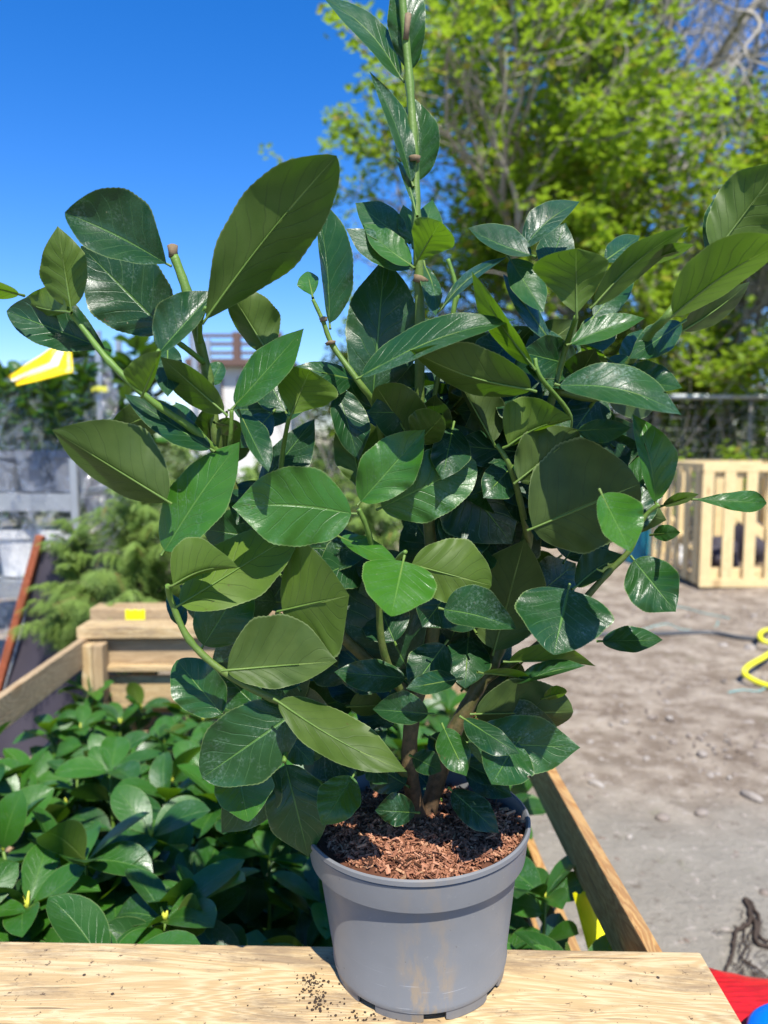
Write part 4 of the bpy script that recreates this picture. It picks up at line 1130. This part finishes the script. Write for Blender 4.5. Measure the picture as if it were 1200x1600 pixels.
def tree(name, loc, seed, limbs, trunk, nleaf, size, mat, bark, lab, cat='tree', group=None, keep=None, tmu=.5):
    rng = random.Random(seed); wd = MB(); tips = []
    wd.tube(smoothpath([Vector(loc) + Vector(v) for v, r in trunk], 4), [x for x in sum([[r] * 4 for v, r in trunk], [])][:(len(trunk) - 1) * 4 + 1], 12, cap=False)
    for (o, d, r, l, dep) in limbs: grow(wd, tips, rng, Vector(loc) + Vector(o), Vector(d).normalized(), r, l, dep)
    t = thing(name, loc, lab, cat, group)
    wd.build('trunk', bark, t, smooth=True)
    if nleaf:
        lf = MB(); 
        for (p, d) in tips:
            if keep and not keep(p): continue
            if p.x > .38 * p.y and p.z > 1.2 + .47 * p.y: continue
            cl = -.04 + noise.noise(p * .55 + Vector((seed, 0, 0)))
            n = int(nleaf * max(0, .95 + 3.2 * cl) + rng.random())
            leafcluster(lf, p, rng, n, size, tmu + .12 + .5 * noise.noise(p * 1.1), .75, .62)
        lf.build('crown', mat, t)
    return t, len(tips)
T0 = at(1010, 700, 12.5)
lim = []
for (o, d, r, l, dep) in (((0, 0, 1.3), (-.6, -1, .12), .09, 2.2, 4), ((0, 0, 1.4), (.7, -1, .10), .09, 2.2, 4), ((0, 0, 2.2), (-1, -.3, .55), .13, 3.0, 4), ((0, 0, 2.8), (.9, -.5, .5), .13, 2.8, 4), ((.05, 0, 3.4), (-.8, .2, 1.0), .14, 2.9, 4), ((0, 0, 3.4), (.5, .5, 1), .13, 2.7, 4),
                          ((0, 0, 4.0), (-.35, -.5, 1), .15, 2.8, 4), ((.1, 0, 4.2), (.3, -.2, 1.1), .15, 2.6, 4), ((0, 0, 1.9), (.2, -1, .35), .11, 2.2, 4), ((0, 0, 2.4), (-.75, -.9, .3), .10, 2.4, 4), ((0, 0, 2.6), (-1, -.55, .75), .12, 2.9, 4), ((0, 0, 1.7), (1, .1, .25), .10, 2.4, 4), ((0, 0, 1.8), (-1, .1, .22), .10, 2.6, 4)):
    lim.append((o, d, r, l, dep))
tr, nt = tree('maple_tree', (T0.x, 12.5, 0), 11, lim, [((0, 0, -.1), .26), ((.05, 0, 1.2), .22), ((0, 0, 2.6), .19), ((.08, 0, 4.2), .16)], 3.3, .14, M['maple'], M['bark_pale'], 'big maple in fresh yellow green spring leaf filling the upper right')
print('maple tips', nt)
T1 = at(1150, 700, 10.6)
tree('maple_sapling', (T1.x, 10.9, 0), 5, [((0, 0, .6), (.3, -.2, 1), .05, 1.3, 3), ((0, 0, .4), (-.6, 0, 1), .05, 1.2, 3), ((0, 0, .9), (-.1, .3, 1), .05, 1.4, 3)], [((0, 0, 0), .07), ((0, 0, 1.2), .06)], 5, .11, M['maple'], M['bark_pale'], 'young maple with a pale trunk behind the fence at the right edge', 'tree')
T2 = at(1330, 100, 15)
bw = [((0, 0, 5), (-1, -.1, .6), .045, 3.0, 4), ((0, 0, 6), (-.7, 0, 1), .045, 2.8, 4), ((0, 0, 7), (-.2, 0, 1), .04, 2.5, 3)]
tree('bare_tree', (T2.x + 1, 16.5, 0), 31, bw, [((0, 0, 0), .22), ((0, 0, 4), .18), ((0, 0, 8), .12)], 0, .1, None, M['bark_pale'], 'leafless grey tree whose thin twigs show in the top right corner')
# thickets along and beyond the fence
def thicket(name, x, y, w, d, h, seed, mat, lab, n=1500, size=.09, tmu=.45, group=None, twigs=60, cat='shrub'):
    rng = random.Random(seed); t = thing(name, (x, y, 0), lab, cat, group); wd = MB(); lf = MB()
    for i in range(twigs):
        p = Vector((x + rng.gauss(0, w * .25), y + rng.gauss(0, d * .25), 0)); dr = Vector((rng.gauss(0, .35), rng.gauss(0, .3), 1)).normalized(); pts = [p.copy()]; hh = h * rng.uniform(.5, 1.05)
        for j in range(6): dr = (dr + Vector((rng.gauss(0, .14), rng.gauss(0, .14), 0))).normalized(); p = p + dr * hh / 6; pts.append(p.copy())
        wd.tube(pts, [.014 - .0018 * j for j in range(7)], 4, cap=False)
    for i in range(n):
        u = rng.random(); zz = h * (u ** .8); k_ = (1 - (zz / h) ** 3 * .6)
        c = Vector((x + rng.uniform(-1, 1) * w / 2 * k_, y + rng.uniform(-1, 1) * d / 2 * k_, zz))
        q = noise.noise(c * 1.3 + Vector((seed, 0, 0)))
        if q < -.10: continue
        c.z += .25 * noise.noise(Vector((c.x * .9, c.y, seed)))
        leafcluster(lf, c, rng, 4, size, tmu + .5 * q, .8, .9)
    wd.build('stem', M['bark_pale'], t); lf.build('foliage', mat, t)
    return t
for i in range(7):
    thicket('hedge_shrub', -.2 + i * 1.65, 10.3 + .35 * (i % 2), 2.1, 1.3, 2.5 + .3 * (i % 3), 50 + i, M['hedge'], ['low scrub behind the fence, seen through the laurel left of its stem', 'scrub behind the fence hidden by the laurel stem', 'scrub behind the fence, mostly behind the dense middle of the laurel', 'brown green scrub behind the fence just right of the laurel', 'twiggy brown green scrub behind the fence above the slatted crate', 'scrub behind the fence at the right picture edge', 'scrub behind the fence beyond the right picture edge'][i], 1500, .09, .40, 'scrub along the fence', 90)
for i, px in enumerate((1062, 1085, 1140, 1165)):
    p = at(px, 715, 8.7); thicket('weed_clump', p.x, 8.75, .42, .4, 1.0 + .12 * (i % 2), 80 + i, M['maple'], ['bright green weed clump rising left of the slatted crate corner', 'small bright green weed clump behind the first slats', 'tall bright green weed clump behind the middle of the slatted crate rail', 'bright green weed clump nearest the right edge behind the slatted crate'][i], 90, .10, .75, 'bright weeds along the fence', 5, 'weed')
rng = random.Random(9)
for i in range(10):
    x = -20 + i * 4.6; lab = 'far hedge bush number seen low on the horizon'
    thicket('hedge_bush', x, 22 + (i % 3), 5.4, 2.2, 2.0 + .5 * ((i * 7) % 3), 120 + i, M['hedge'], ['distant bush of the boundary hedge far to the left of the film wrapped trolley', 'distant hedge bush behind the film wrapped trolley', 'distant hedge bush left of the brown terrace', 'distant hedge bush below the brown terrace', 'distant hedge bush in the gap left of the central stem', 'distant hedge bush behind the central stem', 'distant hedge bush behind the maple trunk', 'distant hedge bush right of the maple trunk', 'distant hedge bush behind the slatted crate', 'distant hedge bush beyond the right picture edge'][i], 900, .20, .3, 'boundary hedge', 10)

# ------------------------------------------------------------ dark fabric, edging, film wrapped trolley
tp_ = thing('black_tarp', (-1.3, 2.75, 0), 'black sheet over a low stand left of the conifers, red brown bar along its edge', 'tarpaulin')
mb = MB(); ids = []; yb_ = 2.74
for j in range(31):
    z = .005 + .80 * j / 30; xl = at_z(2, 1090, .2).x * 0 + (-1.52 + .235 * (z / .8)); row = []
    for i in range(25):
        u = i / 24; x = xl + (-.93 - xl) * u
        row.append((x, yb_ + .012 * math.sin(x * 23 + z * 4) + .018 * noise.noise(Vector((x * 7, z * 3, 0))), z))
    ids.append(row)
F = [[mb.vert(p) for p in row] for row in ids]; B = [[mb.vert((p[0], p[1] + .24, p[2])) for p in row] for row in ids]
for j in range(30):
    for i in range(24): mb.face((F[j][i], F[j][i + 1], F[j + 1][i + 1], F[j + 1][i])); mb.face((B[j][i], B[j + 1][i], B[j + 1][i + 1], B[j][i + 1]))
    mb.face((F[j][0], F[j + 1][0], B[j + 1][0], B[j][0])); mb.face((F[j][24], B[j][24], B[j + 1][24], F[j + 1][24]))
for i in range(24): mb.face((F[30][i], F[30][i + 1], B[30][i + 1], B[30][i]))
mb.build('sheet', M['weed_fabric'], tp_, smooth=True)
board('edge_bar', (-1.545, 2.715, .0), (-1.27, 2.715, .86), .028, .03, M['red_timber'], tp_, hdir=(1, 0, 0))

def trolley(x0, x1, y0, y1, shelves, top, lab, seed, bushes=True):
    t = thing('plant_trolley', ((x0 + x1) / 2, y0, 0), lab, 'trolley', 'metal plant trolleys')
    for x in (x0, x1):
        for y in (y0, y1):
            mb = MB(); mb.box((x, y, top / 2 + .06), (.014, .010, top / 2)); 
            mb.build('post', M['galv'], t)
            mb = MB(); mb.tube([(x - .02, y, .06), (x + .02, y, .06)], .06, 16); mb.build('wheel', M['black_hose'], t, smooth=False)
    for z in shelves:
        mb = MB(); mb.box(((x0 + x1) / 2, (y0 + y1) / 2, z), ((x1 - x0) / 2 - .02, (y1 - y0) / 2 - .015, .012)); mb.box(((x0 + x1) / 2, y0 + .01, z - .02), ((x1 - x0) / 2 - .02, .008, .035)); mb.build('shelf', M['galv'], t)
    return t
ta = at(20, 800, 3.0); tb = at(118, 800, 3.0)
x0, x1 = ta.x - .72, tb.x
trolley(x0, x1, 3.0, 3.6, [.22, .62, .98], 1.08, 'plant trolley wrapped in crinkled clear film with a yellow band at its top', 1)
pq = at(154, 560, 3.9)
trolley(pq.x - .0, pq.x + .50, 3.9, 4.2, [.25, .75], 1.72, 'bare galvanised plant trolley whose slotted upright shows beside the yellow band', 2)
pz = at(156, 608, 3.875); sticker(pz, .085, .03, (0, -1, 0), (0, 0, 1), M['yellow_label'], 'small yellow tag clipped on the slotted trolley upright', 'tag', .008)
# pots and plants on the trolley shelf
def potted(x, y, z, r, h, mat, lab, sc, i, gp):
    t = thing('potted_shrub', (x, y, z), lab, 'potted plant', gp)
    mb = MB(); n = 24; rows = []
    for rr, zz in ((0, .002), (r * .78, .0), (r * .95, h * .8), (r * 1.05, h * .82), (r * 1.08, h), (r * .98, h), (r * .95, h * .9), (0, h * .88)):
        rows.append([mb.vert((rr * math.cos(6.2832 * k / n), rr * math.sin(6.2832 * k / n), zz)) for k in range(n)])
    for j in range(len(rows) - 1):
        for k in range(n): mb.face((rows[j][k], rows[j][(k + 1) % n], rows[j + 1][(k + 1) % n], rows[j + 1][k]))
    o = mb.build('flowerpot', mat, t, smooth=False); o.location = (0, 0, 0)
    for nm, q, mt in (('stem', protos[i][0], M['stem']), ('foliage', protos[i][1], M['leaf'])):
        o = bpy.data.objects.new(nm, q); scene.collection.objects.link(o); o.parent = t; o.location = (0, 0, h * .8); o.scale = (sc,) * 3; o.rotation_euler = (0, 0, i * 1.3)
    return t
k_ = 0
for (px, Y, z, lab) in ((60, 3.14, 1.0, 'grey pot with a dark shrub at the middle of the wrapped trolley shelf'), (112, 3.12, 1.0, 'grey pot with a dark shrub at the right end of the wrapped trolley shelf'), (5, 3.2, 1.0, 'potted dark shrub on the wrapped trolley at the left picture edge'),
                    (85, 3.42, 1.0, 'potted dark shrub in the rear row of the wrapped trolley, right'), (30, 3.42, 1.0, 'potted dark shrub in the rear row of the wrapped trolley, left')):
    x = (px - 600) / FPX * Y; potted(x, Y, z, .085, .17, M['grey_pot'], lab, .72, k_ % 7, 'shrubs on the wrapped trolley'); k_ += 1
for (px, Y, z, lab) in ((30, 3.15, .64, 'white pot on the middle shelf of the wrapped trolley, left'), (95, 3.15, .64, 'white pot on the middle shelf of the wrapped trolley, right')):
    x = (px - 600) / FPX * Y; potted(x, Y, z, .10, .20, M['white_plastic'], lab, .3, k_ % 7, 'white pots on the wrapped trolley'); k_ += 1
for (px, Y, z, sc, lab) in ((170, 4.1, .77, 1.5, 'dark evergreen shrub on the bare trolley beside its slotted upright'), (205, 4.3, .77, 1.45, 'dark evergreen shrub at the right end of the bare trolley'), (120, 4.9, .3, 2.1, 'tall dark evergreen shrub standing behind the yellow film band'), (45, 4.8, .3, 2.2, 'tall dark evergreen shrub behind the wrapped trolley, near the left edge'), (-20, 4.6, .3, 2.2, 'tall dark evergreen shrub beyond the left picture edge')):
    x = (px - 600) / FPX * Y; potted(x, Y, z, .15, .24, M['dark_pot'], lab, sc, k_ % 7, 'tall dark shrubs behind the trolleys'); k_ += 1
# the film: a crinkled tent round the trolley, tapering to the gathered yellow band
def film():
    t = thing('film_wrap', (x0 + .5, 2.95, .3), 'crinkled clear plastic film wrapped round the trolley, yellow and white band at its top', 'plastic film')
    cx, cy = (x0 + x1) / 2, 3.3; mb = MB(); n = 150; nz = 64; rows = []
    for j in range(nz + 1):
        v = j / nz; z = .05 + 1.50 * v; tt_ = max(0, (v - .45) / .55); tap = 1 - .72 * tt_; cxx = cx + (-1.37 - cx) * tt_
        row = []
        for k in range(n):
            a = 2 * math.pi * k / n; ca, sa = math.cos(a), math.sin(a); m = max(abs(ca), abs(sa)) ** .8
            x = cxx + ca / m * ((x1 - x0) / 2 + .05) * tap; y = cy + sa / m * .37 * tap
            q = noise.noise(Vector((x * 4, y * 4, z * 2.0))) * .055 + noise.noise(Vector((x * 13, y * 13, z * 6))) * .022 + abs(noise.noise(Vector((x * 9 + z * 7, y * 9, z * 3)))) * .03
            row.append(mb.vert((x + ca * q, y + sa * q, z + q * .3), (k / n, v)))
        rows.append(row)
    for j in range(nz):
        for k in range(n): mb.face((rows[j][k], rows[j][(k + 1) % n], rows[j + 1][(k + 1) % n], rows[j + 1][k]))
    mb.build('film_sheet', M['film'], t, smooth=True)
    # band
    mb = MB(); A = [at(12, 588, 2.84).lerp(at(86, 537, 2.90), i / 24) for i in range(25)]
    b0, b1, b2 = at(28, 603, 2.83), at(114, 582, 2.86), at(110, 541, 2.90); B = [b0.lerp(b1, i / 15) if i <= 15 else b1.lerp(b2, (i - 15) / 9) for i in range(25)]
    ids = []
    for sd_ in (0, 1):
        for i in range(len(A)):
            row = []
            for j in range(9):
                v = j / 8; p = A[i].lerp(B[i], v); p.y += .012 * math.sin(v * 11 + i * .08) + .003 * math.sin(v * 5 + i * .5) + sd_ * .003
                row.append(mb.vert(p, (i / (len(A) - 1), v)))
            ids.append(row)
    nA = len(A)
    for i in range(nA - 1):
        for j in range(8):
            mb.face((ids[i][j], ids[i][j + 1], ids[i + 1][j + 1], ids[i + 1][j])); r1, r2 = ids[nA + i], ids[nA + i + 1]; mb.face((r1[j], r2[j], r2[j + 1], r1[j + 1]))
    mb.build('yellow_band', M['tape'], t, smooth=True)
film()

# ------------------------------------------------------------ building with a terrace, far left of centre
by = 15.0
def P(px, py, Y=by): return at(px, py, Y)
bl = thing('terrace_building', (P(300, 600).x, by, 0), 'pale building with a brown railed roof terrace seen far off between the left leaves', 'building')
def bx(nm, px0, px1, py0, py1, y0, y1, mat):
    a = P(px0, py1); b = P(px1, py0); mb = MB(); z0 = a.z if py1 < 760 else 0
    mb.box(((a.x + b.x) / 2, (y0 + y1) / 2, (z0 + b.z) / 2), ((b.x - a.x) / 2, (y1 - y0) / 2, (b.z - z0) / 2)); return mb.build(nm, mat, bl)
bx('wall', 300, 452, 572, 800, by, by + 4, M['render_wall']); bx('roof_slab', 294, 458, 562, 573, by - .25, by + 4.2, M['brown_paint'])
for px in (300, 366, 430): bx('terrace_post', px, px + 11, 520, 562, by - .15, by, M['brown_paint'])
for py in (523, 536, 550): bx('railing', 300, 441, py, py + 5, by - .12, by - .05, M['brown_paint'])
for px in (318, 372, 412):
    o = bx('window_frame', px, px + 30, 590, 640, by - .04, by + .02, M['brown_paint']); 
    a = P(px + 2, 638); b = P(px + 28, 592); mb = MB(); mb.box(((a.x + b.x) / 2, by - .05, (a.z + b.z) / 2), ((b.x - a.x) / 2, .012, (b.z - a.z) / 2)); w_ = mb.build('window_pane', M['window_glass']); w_.parent = o; w_.location = -(bl.location) * 0
